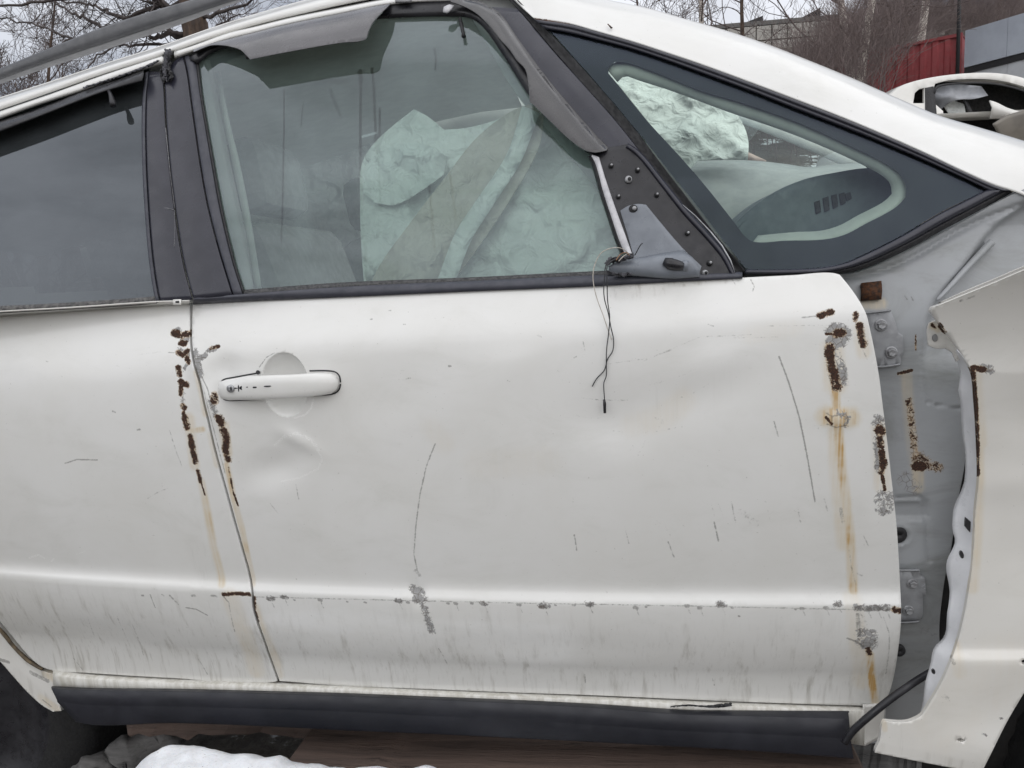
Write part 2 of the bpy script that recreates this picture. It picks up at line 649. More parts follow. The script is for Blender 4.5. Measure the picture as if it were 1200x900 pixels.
def paint_mat(name, col=(0.75, 0.75, 0.73), tint=(0.69, 0.685, 0.65), rough=0.32, coat=0.75, grime=0.45, smudge=.22):
    m = Mat(name)
    fine = m.noise(420, 5, 0.7)
    mid = m.math('ADD', m.math('ADD', m.math('MULTIPLY', m.noise(62, 6, 0.7, dist=0.9), 0.45), m.math('MULTIPLY', m.noise(170, 6, 0.7, dist=.5), 0.35)), m.math('MULTIPLY', m.noise(420, 4, 0.7), 0.2))
    big = m.noise(5, 5, 0.6)
    base = m.mix(m.rng(big, 0.35, 0.7, 0, 0.55), col, tint)
    sm = m.noise(9, 8, 0.7, stretch=(.6, 1, 1.3), dist=.7)
    base = m.mix(m.rng(sm, .45, .8, 0, smudge), base, tuple(c * .58 for c in col[:2]) + (col[2] * .52,))
    # scattered grime specks and thin film
    sp_ = m.rng(m.noise(210, 3, 0.5), 0.70, 0.78)
    base = m.mix(m.math('MULTIPLY', sp_, grime), base, (0.3, 0.29, 0.26))
    # road film drips, leaning forward on the way down; mask also carries painted shade
    st = m.noise(38, 5, 0.65, stretch=(1.6, 1.0, 0.10), rot=(0, R(-14), 0))
    st2 = m.noise(150, 4, 0.6, stretch=(1.3, 1.0, 0.06), rot=(0, R(-14), 0))
    df = m.math('MULTIPLY', m.attr('dirt_shade'), m.math('ADD', m.rng(st, 0.5, 0.78, 0.0, 0.9), m.rng(st2, 0.56, 0.75, 0, 0.4)), True)
    base = m.mix(m.math('MULTIPLY', m.attr('dirt_shade'), .26), base, (0.36, 0.345, 0.30))
    base = m.mix(df, base, (0.24, 0.22, 0.18))
    # rust-water stain
    sn = m.noise(60, 4, 0.6, stretch=(3.2, .3, 0.035), rot=(0, R(-3), 0))
    sf = m.math('MULTIPLY', m.attr('stain'), m.rng(sn, 0.3, 0.7, 0.62, 1.08), True)
    sf = m.math('MULTIPLY', sf, m.rng(m.noise(16, 3, .6), .35, .65, .62, 1.1), True)
    sc = m.mix(m.rng(sf, 0.55, 1.0), (0.62, 0.51, 0.33), (0.50, 0.31, 0.11))
    base = m.mix(sf, base, sc)
    # chalky scrapes and a painted dent highlight
    cf = m.rng(m.attr('chalk_highlight'), .01, .1) if False else m.rng(m.math('ADD', m.attr('chalk_highlight'), m.math('MULTIPLY', m.math('SUBTRACT', m.noise(600, 3, 0.6), 0.5), 1.3)), 0.45, 0.6)
    base = m.mix(m.math('MULTIPLY', cf, 0.75), base, (0.86, 0.86, 0.84))
    # chipped to primer / bare metal
    hf = m.rng(m.math('ADD', m.attr('chip'), m.math('MULTIPLY', m.math('SUBTRACT', mid, 0.5), 9.0)), 0.44, 0.56)
    hf = m.math('MULTIPLY', hf, m.rng(m.attr('chip'), 0.02, 0.1))
    base = m.mix(hf, base, m.mix(fine, (0.20, 0.20, 0.20), (0.42, 0.42, 0.41)))
    # scratches, scuffs
    kf = m.rng(m.math('ADD', m.attr('scuff'), m.math('MULTIPLY', m.math('SUBTRACT', m.noise(160, 6, 0.75), 0.5), 2.2)), 0.3, 0.9)
    kf = m.math('MULTIPLY', kf, m.rng(m.attr('scuff'), 0.02, 0.2))
    base = m.mix(m.math('MULTIPLY', kf, 0.62), base, (0.12, 0.115, 0.105))
    # rust
    rf = m.rng(m.math('ADD', m.attr('rust'), m.math('MULTIPLY', m.math('SUBTRACT', mid, 0.5), 7.5)), 0.44, 0.58)
    rf = m.math('MULTIPLY', rf, m.rng(m.attr('rust'), 0.02, 0.1))
    halo = m.rng(m.math('ADD', m.attr('rust'), m.math('MULTIPLY', m.math('SUBTRACT', mid, 0.5), 3.0)), 0.05, 0.5, 0, 0.8)
    halo = m.math('MULTIPLY', halo, m.rng(m.attr('rust'), 0.01, 0.1))
    base = m.mix(halo, base, m.mix(m.rng(m.noise(190, 4, .7), .4, .62), (0.46, 0.30, 0.14), (0.58, 0.50, 0.38)))
    vo = m.n('ShaderNodeTexVoronoi', feature='DISTANCE_TO_EDGE')
    vo.inputs['Scale'].default_value = 95
    m.l(m.geo.outputs['Position'], vo.inputs['Vector'])
    ck = m.math('MULTIPLY', m.rng(vo.outputs['Distance'], .0, .07, 1, 0), m.rng(m.math('MAXIMUM', m.attr('rust'), m.math('MULTIPLY', m.attr('chip'), .7)), .04, .3))
    base = m.mix(m.math('MULTIPLY', ck, .7), base, (0.10, 0.075, 0.06))
    rc = m.mix(m.rng(fine, 0.35, 0.68), (0.013, 0.009, 0.008), (0.082, 0.034, 0.016))
    base = m.mix(rf, base, rc)
    # crack lines round the worst spots
    m.set(base=base)
    rg = m.mix(rf, m.mix(hf, m.mix(df, (rough,) * 3, (0.6,) * 3), (0.55,) * 3), (0.9,) * 3)
    cv = m.n('ShaderNodeRGBToBW')
    m.l(rg, cv.inputs[0])
    m.set(rough=cv.outputs[0])
    un = m.math('SUBTRACT', 1.0, m.math('MAXIMUM', rf, m.math('MAXIMUM', hf, m.math('MULTIPLY', df, 0.6))), True)
    m.set(coat=m.math('MULTIPLY', un, coat), coatr=0.12)
    h = m.math('ADD', m.math('MULTIPLY', rf, -0.8), m.math('MULTIPLY', hf, -0.35))
    h = m.math('ADD', h, m.math('MULTIPLY', m.math('MULTIPLY', fine, rf), 0.9))
    h = m.math('ADD', h, m.math('MULTIPLY', m.noise(60, 2), 0.02))
    h = m.math('ADD', h, m.math('MULTIPLY', m.noise(8, 2, .4), 2.2))
    m.bump(h, 0.5, 0.0012)
    return m.m


M_WHITE = paint_mat('white_paint')
M_FEND = paint_mat('cream_white_paint', (0.71, 0.70, 0.665), (0.655, 0.64, 0.595))
M_GREY = paint_mat('grey_body_primer', (0.36, 0.375, 0.39), (0.30, 0.31, 0.32), rough=0.5, coat=0.1, grime=0.8, smudge=1.0)
M_PIL = simple('satin_black_trim', (0.024, 0.025, 0.036), (0.034, 0.035, 0.048), 14, 0.30, bump=0.015, rvar=0.08)
M_RUB = simple('black_rubber', (0.012, 0.012, 0.014), (0.022, 0.022, 0.024), 60, 0.6, bump=0.1)
M_MOULD = simple('belt_moulding_vinyl', (0.045, 0.048, 0.062), (0.06, 0.062, 0.078), 40, 0.5, bump=0.05)
M_SILL = simple('sill_paint', (.70, .69, .645), (.50, .48, .42), 70, .4, stretch=(1, 1, .12), coat=.5)
M_SKIRT = simple('dark_blue_grey_skirt_plastic', (0.010, 0.011, 0.016), (0.018, 0.019, 0.026), 9, 0.5, bump=0.06, rvar=0.12)
M_RAIL = simple('dark_grey_roof_rail', (0.075, 0.077, 0.083), (0.10, 0.102, 0.108), 25, 0.45, metal=0.0, bump=0.06)
M_RAILU = simple('grey_rail_underside', (0.30, 0.30, 0.31), (0.24, 0.24, 0.25), 25, 0.5)
M_BLK = simple('black_plastic', (0.012, 0.012, 0.015), (0.022, 0.022, 0.026), 25, 0.38, bump=0.015)
M_STEEL = simple('bare_steel', (0.42, 0.43, 0.44), (0.30, 0.30, 0.31), 50, 0.42, metal=0.6, bump=0.1)
M_HINGE = simple('hinge_grey_paint', (0.34, 0.35, 0.365), (0.27, 0.275, 0.285), 40, 0.5, bump=0.12)
M_GALV = simple('mirror_mount_grey', (0.20, 0.22, 0.25), (0.15, 0.165, 0.19), 20, 0.38, bump=0.05)
M_STRIP = simple('white_weather_strip', (0.62, 0.62, 0.64), (0.45, 0.45, 0.47), 60, 0.55, bump=0.1)
M_RUSTM = simple('rusty_metal', (0.10, 0.038, 0.014), (0.022, 0.012, 0.008), 160, 0.9, bump=0.7, bscale=300)
M_TYRE = simple('tyre_rubber', (0.006, 0.006, 0.0065), (0.010, 0.010, 0.010), 40, 0.8, bump=0.35, bscale=180)
M_DARK = simple('underbody', (0.010, 0.010, 0.011), (0.02, 0.019, 0.018), 15, 0.85, bump=0.2)
def cloth(name, c0, c1):
    m = Mat(name)
    n1 = m.noise(9.5, 4, .48, dist=1.5)
    n1.node.noise_type = 'RIDGED_MULTIFRACTAL'
    n2 = m.noise(30, 3, .5, dist=.8)
    m.set(base=m.mix(m.rng(m.noise(6, 5, .6), .35, .65), c0, c1), rough=.85)
    m.b.inputs['Subsurface Weight'].default_value = 0.0
    m.bump(m.math('ADD', m.math('MULTIPLY', n1, .6), m.math('MULTIPLY', n2, .3)), .85, .062)
    return m.m


M_CLOTH = cloth('airbag_cloth', (.82, .84, .81), (.68, .71, .69))
M_TAN = cloth('airbag_tan_cloth', (.50, .45, .39), (.58, .53, .47))
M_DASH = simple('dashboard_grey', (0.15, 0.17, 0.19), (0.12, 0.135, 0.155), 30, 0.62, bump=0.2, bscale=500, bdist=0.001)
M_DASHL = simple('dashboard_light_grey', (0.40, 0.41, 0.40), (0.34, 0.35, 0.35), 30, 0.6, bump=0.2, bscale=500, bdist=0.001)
M_GARN = simple('pillar_garnish', (0.58, 0.58, 0.55), (0.5, 0.5, 0.48), 20, 0.6)
M_SEAT = simple('seat_fabric', (0.23, 0.225, 0.21), (0.17, 0.165, 0.155), 40, 0.9, bump=0.3, bscale=400)
M_WIREW = simple('white_wire', (0.58, 0.54, 0.48), (0.4, 0.36, 0.3), 80, 0.5)
M_WIREB = simple('dark_wire', (0.03, 0.032, 0.036), (0.05, 0.05, 0.055), 80, 0.5)


def visor_mat(k=1.0):
    m = Mat('smoked_visor_acrylic')
    f = m.noise(9, 6, 0.6)
    fine = m.noise(160, 5, 0.7)
    m.set(base=m.mix(m.rng(f, 0.3, 0.7), (0.060 * k, 0.058 * k, 0.064 * k), (0.10 * k, 0.096 * k, 0.105 * k)), rough=m.rng(m.noise(40, 5, .6), 0.3, 0.7, 0.18, 0.36), coat=0.6, coatr=0.1)
    m.bump(fine, 0.015, 0.001)
    return m.m


M_VIS = visor_mat(.8)
M_VISD = visor_mat(.32)


def glass_mat(name, tint, dust=0.10, dustcol=(0.55, 0.6, 0.6), ior=1.75, gcol=(.84, .91, 1)):
    m = Mat(name)
    t = m.t
    tr = m.n('ShaderNodeBsdfTransparent')
    tr.inputs['Color'].default_value = (*tint, 1)
    gl = m.n('ShaderNodeBsdfGlossy')
    gl.inputs['Roughness'].default_value = 0.015
    gl.inputs['Color'].default_value = (*gcol, 1)
    fr = m.n('ShaderNodeFresnel')
    fr.inputs['IOR'].default_value = ior
    df = m.n('ShaderNodeBsdfDiffuse')
    df.inputs['Color'].default_value = (*dustcol, 1)
    a = m.n('ShaderNodeMixShader')
    b = m.n('ShaderNodeMixShader')
    # dust film, wiped away where water ran
    d = m.rng(m.noise(7, 6, 0.65), 0.3, 0.75, 0.55, 1.0)
    sp_ = m.rng(m.noise(330, 2, 0.5), 0.74, 0.80, 0, 0.5)
    d = m.math('MULTIPLY', m.math('ADD', d, sp_), dust)
    d = m.math('MULTIPLY', d, m.math('SUBTRACT', 1.0, m.attr('scuff'), True), True)
    d = m.math('ADD', d, m.math('MULTIPLY', m.attr('chalk_highlight'), 0.25), True)
    m.l(d, a.inputs[0])
    m.l(tr.outputs[0], a.inputs[1])
    m.l(df.outputs[0], a.inputs[2])
    m.l(fr.outputs[0], b.inputs[0])
    m.l(a.outputs[0], b.inputs[1])
    m.l(gl.outputs[0], b.inputs[2])
    t.nodes.remove(m.b)
    m.l(b.outputs[0], t.nodes['Material Output'].inputs['Surface'])
    return m.m


M_GLASS = glass_mat('green_tinted_glass', (0.82, 0.94, 0.88), 0.125, (0.52, 0.69, 0.66))
M_GLASSQ = glass_mat('quarter_window_glass', (0.86, 0.97, 0.90), 0.0, ior=1.38, gcol=(.66, .74, 1))
M_WSCR = glass_mat('clear_windscreen_glass', (0.95, 0.98, 0.965), 0.0, ior=1.4)
M_PRIV = glass_mat('privacy_glass', (0.055, 0.065, 0.065), 0.085, (0.5, 0.56, 0.6))
M_FRIT = simple('black_glass_frit', (0.013, 0.014, 0.024), (0.019, 0.020, 0.032), 10, 0.55, rvar=0.04)

# ------------------------------------------------------------------ ground and hillside
def hgt(X, Y):
    X = np.asarray(X, float)
    Y = np.asarray(Y, float)
    d = np.clip(Y - 3.2, 0, None)
    s = np.clip((X / np.maximum(Y, 1.0) + 0.35) / 0.55, 0, 1)
    s = s * s * (3 - 2 * s)
    h = d * (0.05 + 0.25 * s) * np.clip(d / 4, 0, 1) ** 0.5
    h = np.minimum(h, 30 + 0.02 * d)
    b = np.clip(-Y - 30, 0, None)
    return h - 0.28 + np.minimum(0.08 * b, 25) + 0.03 * np.sin(X * 1.7 + 0.6) * np.sin(Y * 1.3) * np.clip(np.abs(Y - 0.6) - 1.2, 0, 1)


def build_ground():
    a = np.concatenate([-np.geomspace(1500, 6, 34), np.linspace(-5.5, 5.5, 45), np.geomspace(6, 1500, 34)])
    gx, gy = np.meshgrid(a, a)
    V = np.c_[gx.ravel(), gy.ravel(), hgt(gx, gy).ravel()]
    n = len(a)
    F = [(j * n + i, j * n + i + 1, (j + 1) * n + i + 1, (j + 1) * n + i) for j in range(n - 1) for i in range(n - 1)]
    m = Mat('muddy_gravel_ground')
    f1, f2, f3 = m.noise(1.1, 6, 0.6), m.noise(22, 6, 0.7), m.noise(0.8, 6, 0.65)
    c = m.mix(m.rng(f2, 0.35, 0.65), (0.06, 0.052, 0.043), (0.16, 0.145, 0.125))
    c = m.mix(m.rng(f1, 0.45, 0.7), c, (0.085, 0.07, 0.052))
    c = m.mix(m.rng(m.math('ADD', f3, m.math('MULTIPLY', f2, 0.25)), 0.73, 0.77), c, (0.75, 0.77, 0.8))
    m.set(base=c, rough=0.9)
    m.bump(f2, 0.8, 0.03)
    return tag(link('ground', mesh_from(V, F), m.m), kind='structure')


build_ground()

# ------------------------------------------------------------------ the wrecked car
car = tag(empty('wrecked_car', (0, 0.88, 0)), 'rusty white wagon with crumpled loose front fender and dark side skirt', 'car')

# --- seam between the doors
SEAM = [(224, 357), (223.5, 380), (223.5, 400), (225, 415), (228, 430), (234, 450), (239, 474), (243, 490), (250, 521), (258, 551),
        (267, 583), (275, 612), (283, 640), (293, 677), (295.5, 695), (297, 713), (310, 753), (326, 798)]


def dgauss(items):
    it = [(P([(x, y)], S)[0][[0, 2]], a, s1, s2, th) for x, y, a, s1, s2, th in items]

    def fn(X, Z):
        D = 0 * X
        for c, a, s1, s2, th in it:
            u, v = X - c[0], Z - c[1]
            ct, st = math.cos(th), math.sin(th)
            p, q = u * ct + v * st, -u * st + v * ct
            D = D + a * np.exp(-0.5 * ((p / s1) ** 2 + (q / s2) ** 2))
        return D
    return fn


dent_f = dgauss([(262, 432, .006, .022, .03, 0), (322, 548, .009, .04, .022, .35), (350, 516, -.004, .03, .010, -.5), (490, 698, .006, .010, .016, .3),
                 (486, 650, .002, .006, .05, 0), (770, 470, .006, .09, .035, .2), (830, 430, -.003, .05, .02, .3), (720, 500, .004, .05, .03, -.2), (690, 520, .002, .06, .09, 0), (600, 430, -.002, .05, .03, .2), (450, 470, .002, .05, .03, .5), (540, 470, -.0015, .08, .06, 0),
                 (982, 492, -.0035, .012, .010, 0), (1018, 749, -.003, .010, .010, 0), (250, 480, -.005, .010, .04, .3), (1032, 540, .003, .008, .06, 0),
                 (430, 560, .0015, .1, .05, .4), (880, 560, -.0012, .06, .1, 0), (640, 757, .002, .12, .02, 0)])
dent_r = dgauss([(215, 430, .003, .015, .04, 0), (150, 600, .0015, .1, .08, 0), (60, 480, -.001, .08, .05, 0), (120, 740, .003, .09, .022, 0)])
BOWL = P([(334, 451)], S)[0]


def SF(X, Z):
    q = ((X - BOWL[0]) / 0.0435) ** 2 + ((Z - BOWL[2]) / 0.0555) ** 2
    return S(X, Z) + dent_f(X, Z) + 0.022 * np.clip(1 - q, 0, 1) ** 0.7


def SR(X, Z):
    return S(X, Z) + dent_r(X, Z) - 0.001


def lowdirt(amt, z0, z1):
    def fn(X, Z):
        t = np.clip((z1 - Z) / (z1 - z0), 0, 1)
        return amt * t * (Z < z1)
    return fn


mk = []


def st(ch, line, r, s=1.0, soft=None):
    if ch == 'rust' and soft is None and r > 1.2:
        mk.append((ch, line, r * .35, s * 1.05, r * 1.35 + 1))
        return
    if ch == 'chip':
        r, soft = r * .7, (soft or r) * 1.3
    mk.append((ch, line, r, s, soft if soft is not None else max(1.0, r * 0.9)))


# front door wear, plus painted shade and a dent highlight
st('rust', [(980, 391), (986, 390)], 3.6); st('rust', [(968, 391.5), (982, 391)], 0.8)
st('rust', [(961, 370), (967, 368), (974, 366)], 2.6); st('scuff', [(940, 372), (962, 370)], 0.5, .8)
st('rust', [(972, 407), (973, 420), (975, 432), (978, 443), (981, 454)], 3.8)
st('rust', [(1003, 368), (1002.5, 374)], 2.2); st('rust', [(1007, 381), (1009, 392), (1012, 404)], 2.8); st('scuff', [(1009, 406), (1016, 421)], .4, .6)
st('rust', [(1030, 503), (1033, 506)], 4); st('rust', [(1031, 513), (1032, 522)], 2.6); st('rust', [(1033, 530), (1035.5, 545), (1033, 553)], 2.4); st('rust', [(1034, 558), (1037, 574)], 1.2)
st('rust', [(251, 463), (252, 470)], 3.4); st('rust', [(256, 490), (260, 496)], 3.8); st('rust', [(262, 504), (265.5, 515), (264, 527), (267, 538)], 3.6)
st('rust', [(268, 548), (273, 576), (279, 592)], .7, .8); st('rust', [(298, 700), (298, 715), (302, 728)], 1.6, .9)
st('rust', [(1048, 714), (1055, 716)], 3); st('rust', [(1017, 761), (1019, 766)], 2.2); st('rust', [(968, 489), (975, 497)], 1.0, .8)
st('stain', [(979, 456), (980, 478)], 3, .9, 3); st('stain', [(968, 488), (996, 490)], 8, .75, 7); st('stain', [(982, 500), (985, 540), (990, 580), (995, 620), (998, 660), (1000, 692)], 3, .9, 5)
st('stain', [(978, 505), (980, 560), (988, 640)], 3, .45, 8); st('stain', [(974, 410), (980, 450)], 8, .4, 9)
st('stain', [(1019, 767), (1021, 790), (1026, 824)], 3, 1, 3.5); st('stain', [(1008, 386), (1012, 412)], 5, .35, 6); st('stain', [(1030, 500), (1034, 570)], 6, .35, 6)
st('stain', [(266, 545), (274, 585), (284, 620), (292, 660), (296, 684)], 2.2, .75, 4); st('stain', [(298, 712), (312, 750), (326, 790)], 4, .5, 8)
st('stain', [(262, 500), (266, 530)], 5, .5, 5); st('stain', [(998, 700), (1004, 740), (1010, 800)], 6, .3, 8)
st('chip', [(975, 388), (983, 386), (990, 391), (986, 400), (976, 398)], 5.5, 1, 4); st('chip', [(976, 408), (984, 425), (988, 447)], 3, .8, 4); st('chip', [(1029, 494), (1031, 500)], 5, .8, 5)
st('chip', [(1027, 515), (1029, 550)], 2.2, .8, 3); st('chip', [(1033, 582), (1041, 584), (1036, 596)], 5, .75, 6); st('chip', [(982, 484), (994, 488), (992, 497)], 2, .7, 3)
st('chip', [(228, 417), (234, 420), (239, 418), (244, 412), (253, 407)], 2.4, 1, 2); st('chip', [(229, 412), (233, 430), (236, 440)], 2.6, .9, 2.5); st('rust', [(247, 408), (256, 406)], 1.4, .7)
st('chip', [(484, 690), (492, 693), (497, 700), (488, 702)], 3.2, .95, 4); st('chip', [(495, 706), (500, 720), (506, 740)], 3.2, .8, 3.5); st('chip', [(1010, 742), (1022, 746), (1020, 757), (1010, 752)], 5, .75, 5)
st('scuff', [(993, 748), (1004, 752), (1012, 758)], .9, .9); st('scuff', [(1005, 720), (1007, 744)], 1.2, .7, 3); st('scuff', [(1012, 726), (1013, 738)], 3, .35, 6)
for x, y, r in [(317, 702, 2.6), (333, 700, 2.4), (345, 703, 1), (375, 703, 2), (407, 705, 1), (428, 706, 1.3), (467, 704, 2.4), (478, 706, 1.5), (525, 707, 1.4), (534, 707, 1.8), (553, 707, 1.3), (567, 707.5, 2.4),
                (608, 708.5, 1.9), (637, 710, 3.2), (651, 709, 1), (672, 709, 1.5), (690, 708, 2.6), (745, 712, 2.1), (757, 711, 1), (805, 710, 2), (820, 712, 2), (845, 709, 3), (858, 712, 1.2), (866, 722, 1), (940, 713, 1.8),
                (932, 714, 1), (968, 712, 2), (982, 708, 2.6), (1006, 713, 3), (1016, 713, 3), (1028, 713, 3), (1038, 713, 3)]:
    st('scuff', [(x - r * .6, y), (x + r * .6, y + .4)], r * .8, .85, r)
    if r > 2.2: st('chip', [(x - r, y - .5), (x + r, y)], r, .7, r)
    if r > 1.7: st('scuff', [(x, y), (x + 2 + r, y + 5 + 2 * r)], .5, .55, 1)
for ln, r, s in [([(913, 418), (925, 450), (937, 490), (945, 530), (952, 570), (955, 588)], .55, 1), ([(907, 494), (912, 511)], .5, .7), ([(510, 520), (500, 545), (492, 580), (487, 620), (485, 650), (489, 668)], .6, .75), ([(487, 669), (492, 674)], 2, .6),
                 ([(837, 612), (842, 634)], .7, .7), ([(842, 590), (848, 608)], .5, .35), ([(857, 588), (862, 612)], .6, .55), ([(834, 592), (837, 605)], .5, .4), ([(868, 600), (886, 612)], 4, .28), ([(872, 604), (881, 608)], 2, .4), ([(897, 588), (903, 612)], .6, .35), ([(935, 595), (938, 612)], .6, .55), ([(966, 585), (970, 600)], .7, .45),
                 ([(673, 627), (676, 645)], .6, .8), ([(732, 617), (737, 637)], .5, .55), ([(783, 635), (790, 653)], .6, .7), ([(770, 612), (785, 625)], 2.5, .22), ([(700, 428), (760, 420), (820, 395), (880, 392)], .4, .4), ([(755, 423), (770, 416), (788, 410)], .5, .5), ([(760, 452), (800, 440), (822, 428)], .8, .25),
                 ([(680, 466), (705, 469), (735, 469)], .5, .45), ([(660, 483), (690, 490), (725, 489)], .6, .3), ([(785, 470), (810, 462), (830, 450)], .6, .3), ([(765, 490), (780, 493), (772, 500)], 1.5, .3), ([(715, 505), (760, 507), (800, 500)], .5, .3), ([(747, 535), (752, 527), (757, 516)], .8, .3),
                 ([(683, 400), (686, 412)], .4, .6), ([(673, 419), (675, 418)], .7, .8), ([(526, 429), (528, 429)], .9, .9), ([(472, 445), (481, 443)], .6, .6), ([(470, 434), (488, 435)], .4, .35), ([(473, 380), (475, 380)], .6, .7), ([(434, 374), (436, 374)], .7, .7), ([(456, 364), (458, 364)], .6, .8),
                 ([(595, 446), (597, 447)], .7, .6), ([(630, 393), (634, 395)], .8, .5), ([(315, 588), (326, 602)], .5, .5), ([(347, 568), (350, 585)], .5, .6), ([(514, 760), (519, 768), (524, 778)], .5, .6), ([(1035, 722), (1042, 742), (1042, 760), (1038, 790)], .5, .6), ([(1012, 628), (1018, 640)], .5, .6), ([(1005, 672), (1010, 674)], 1.2, .5),
                 ([(995, 645), (998, 665), (1003, 685)], .7, .5), ([(985, 596), (988, 612)], 1.6, .55), ([(835, 795), (837, 803)], .5, .6), ([(685, 790), (686, 800)], .6, .7), ([(830, 380), (836, 382)], .6, .6), ([(1000, 330), (1000, 331)], .6, .4)]:
    st('scuff', ln, r, s, max(.8, r))
for ln, r, s in [([(567, 715), (580, 755), (591, 803)], 2, .5), ([(608, 714), (610, 750), (623, 806)], 1, .5), ([(641, 722), (648, 750), (655, 790)], 1, .4), ([(803, 735), (808, 765), (812, 800)], 2.2, .55), ([(818, 765), (825, 812)], 2, .5), ([(375, 712), (382, 790)], 3, .35), ([(352, 730), (362, 790)], 4, .3),
                 ([(345, 800), (700, 815)], 8, .35), ([(700, 815), (1000, 822)], 7, .35), ([(905, 770), (912, 815)], 3, .3), ([(958, 720), (966, 790)], 3, .3), ([(520, 760), (530, 800)], 4, .35), ([(440, 750), (448, 795)], 4, .3)]:
    st('dirt_shade', ln, r, s, r * 2 + 2)
st('chalk_highlight', [(322, 522), (333, 511), (349, 508), (365, 515), (373, 527)], 1.2, .5, 4); st('chalk_highlight', [(372, 527), (378, 538), (372, 550), (350, 560), (330, 564)], .8, .5, 2); st('chalk_highlight', [(345, 490), (358, 486), (365, 478), (367, 468)], .8, .6, 1.5)  # first pale arc paints the highlight on the dent's scuffed rim
st('scuff', [(304, 430), (312, 419), (322, 413.5)], .45, .8, .8)
st('dirt_shade', [(725, 340), (745, 338), (775, 334)], 7, .55, 9); st('dirt_shade', [(740, 336), (850, 328)], 2, .8, 4); st('scuff', [(880, 328), (884, 336), (882, 341)], .4, .7); st('scuff', [(858, 327), (862, 334)], .4, .6)  # first stroke paints the shadow below the torn mirror arm
st('scuff', [(236, 441), (243, 455), (247, 470), (252, 486), (257, 500)], .6, .8, .8); st('scuff', [(228, 420), (233, 440), (240, 462), (247, 490), (256, 525), (264, 555)], .5, .7, .8); st('chip', [(247, 470), (254, 490)], 2, .7, 3)
st('scuff', [(968, 484), (975, 488), (985, 486), (993, 490)], .6, .8, .8); st('scuff', [(969, 497), (980, 501), (992, 498), (994, 490)], .6, .8, .8); st('scuff', [(975, 488), (974, 497)], .5, .7, .8)
for x0, y0, x1 in [(958, 484, 972), (994, 484, 1000), (955, 499, 968), (964, 440, 974), (985, 452, 1002), (966, 425, 973), (900, 382, 975), (860, 396, 912), (955, 404, 972), (990, 398, 1000)]:
    st('scuff', [(x0, y0), (x1, y0 - 1)], .4, .4, .8)
lbx = np.arange(300, 1056, 14)
st('scuff', [(float(x), float(np.interp(x, [295, 600, 800, 1055], [699.5, 706.5, 710, 715.5]))) for x in lbx], .45, .62, 1.1)
st('stain', [(742, 498), (775, 490), (800, 470)], 7, .16, 14); st('stain', [(560, 545), (640, 540)], 8, .10, 18); st('dirt_shade', [(700, 440), (790, 470), (860, 440)], 10, .12, 20)
st('stain', [(505, 500), (520, 520)], 6, .10, 12); st('stain', [(880, 392), (930, 385)], 5, .10, 10)
FD_MARKS = mk
fd_out = ([(x + 1.7, y) for x, y in SEAM] + [(400, 803.5), (500, 807.5), (600, 811.5), (700, 815), (800, 819.5), (900, 823.5), (1010, 827), (1028, 827.5), (1036, 823), (1042, 812), (1048, 790), (1052, 765), (1055, 740), (1056, 715), (1055.5, 700), (1053.5, 660), (1051, 620),
           (1048, 590), (1044, 555), (1040, 520), (1036.5, 492), (1034, 472), (1030, 440), (1025, 412), (1020, 388), (1015, 368), (1006, 351), (994, 334), (984, 322), (977, 320), (930, 322.5), (860, 326), (800, 329.5), (740, 332.5), (700, 334.5), (600, 339), (500, 343.5), (400, 348), (300, 352.5)])
front_door = panel('front_door', fd_out, SF, M_WHITE, car, 0.009, 0.022, FD_MARKS, refine=[(334, 451, .062, .0022)],
                   dirt_shade_fn=lambda X, Z: 0.55 * np.clip((Z_lb(X) - Z) / 0.13, 0, 1))
tag(front_door, 'white front door with rust streaks and peeling paint')

# rear door wear
mk = []
for ln, r in [([(203, 390), (214, 393), (221, 391)], 3), ([(212, 402), (217, 403)], 2.6), ([(208, 413), (214, 416), (220, 411)], 2.4), ([(219, 420), (221, 424)], 2.6), ([(209, 431), (210.5, 438)], 2.8), ([(212, 448), (219, 451)], 3), ([(212, 454), (212, 462)], 2.3), ([(214, 476), (216, 478)], 2.8), ([(215, 484), (216, 486)], 2.2),
              ([(217, 490), (219, 501)], 3.4), ([(223, 512), (226, 528), (229, 541)], 3), ([(232, 552), (235, 565)], 2), ([(236, 566), (240, 580)], .6), ([(262, 696.5), (278, 695.5), (292, 696.5)], 1.8)]:
    st('rust', ln, r)
st('stain', [(236, 565), (243, 600), (250, 640), (260, 684)], 3, .7, 5); st('stain', [(230, 437), (236, 460), (241, 485)], 2, .65, 4); st('stain', [(224, 505), (238, 503)], 2, .7, 3); st('stain', [(246, 510), (254, 545)], 2, .35, 4); st('stain', [(222, 490), (228, 545)], 5, .45, 5)
st('stain', [(270, 700), (285, 740), (300, 785)], 8, .35, 10)
st('chip', [(208, 390), (218, 397)], 4, .8, 4); st('chip', [(210, 411), (219, 416)], 3.4, .8, 3); st('chip', [(221, 424), (215, 434)], 1.6, 1, 1.6); st('chip', [(215, 462), (214, 470)], 2.2, .8, 2.5)
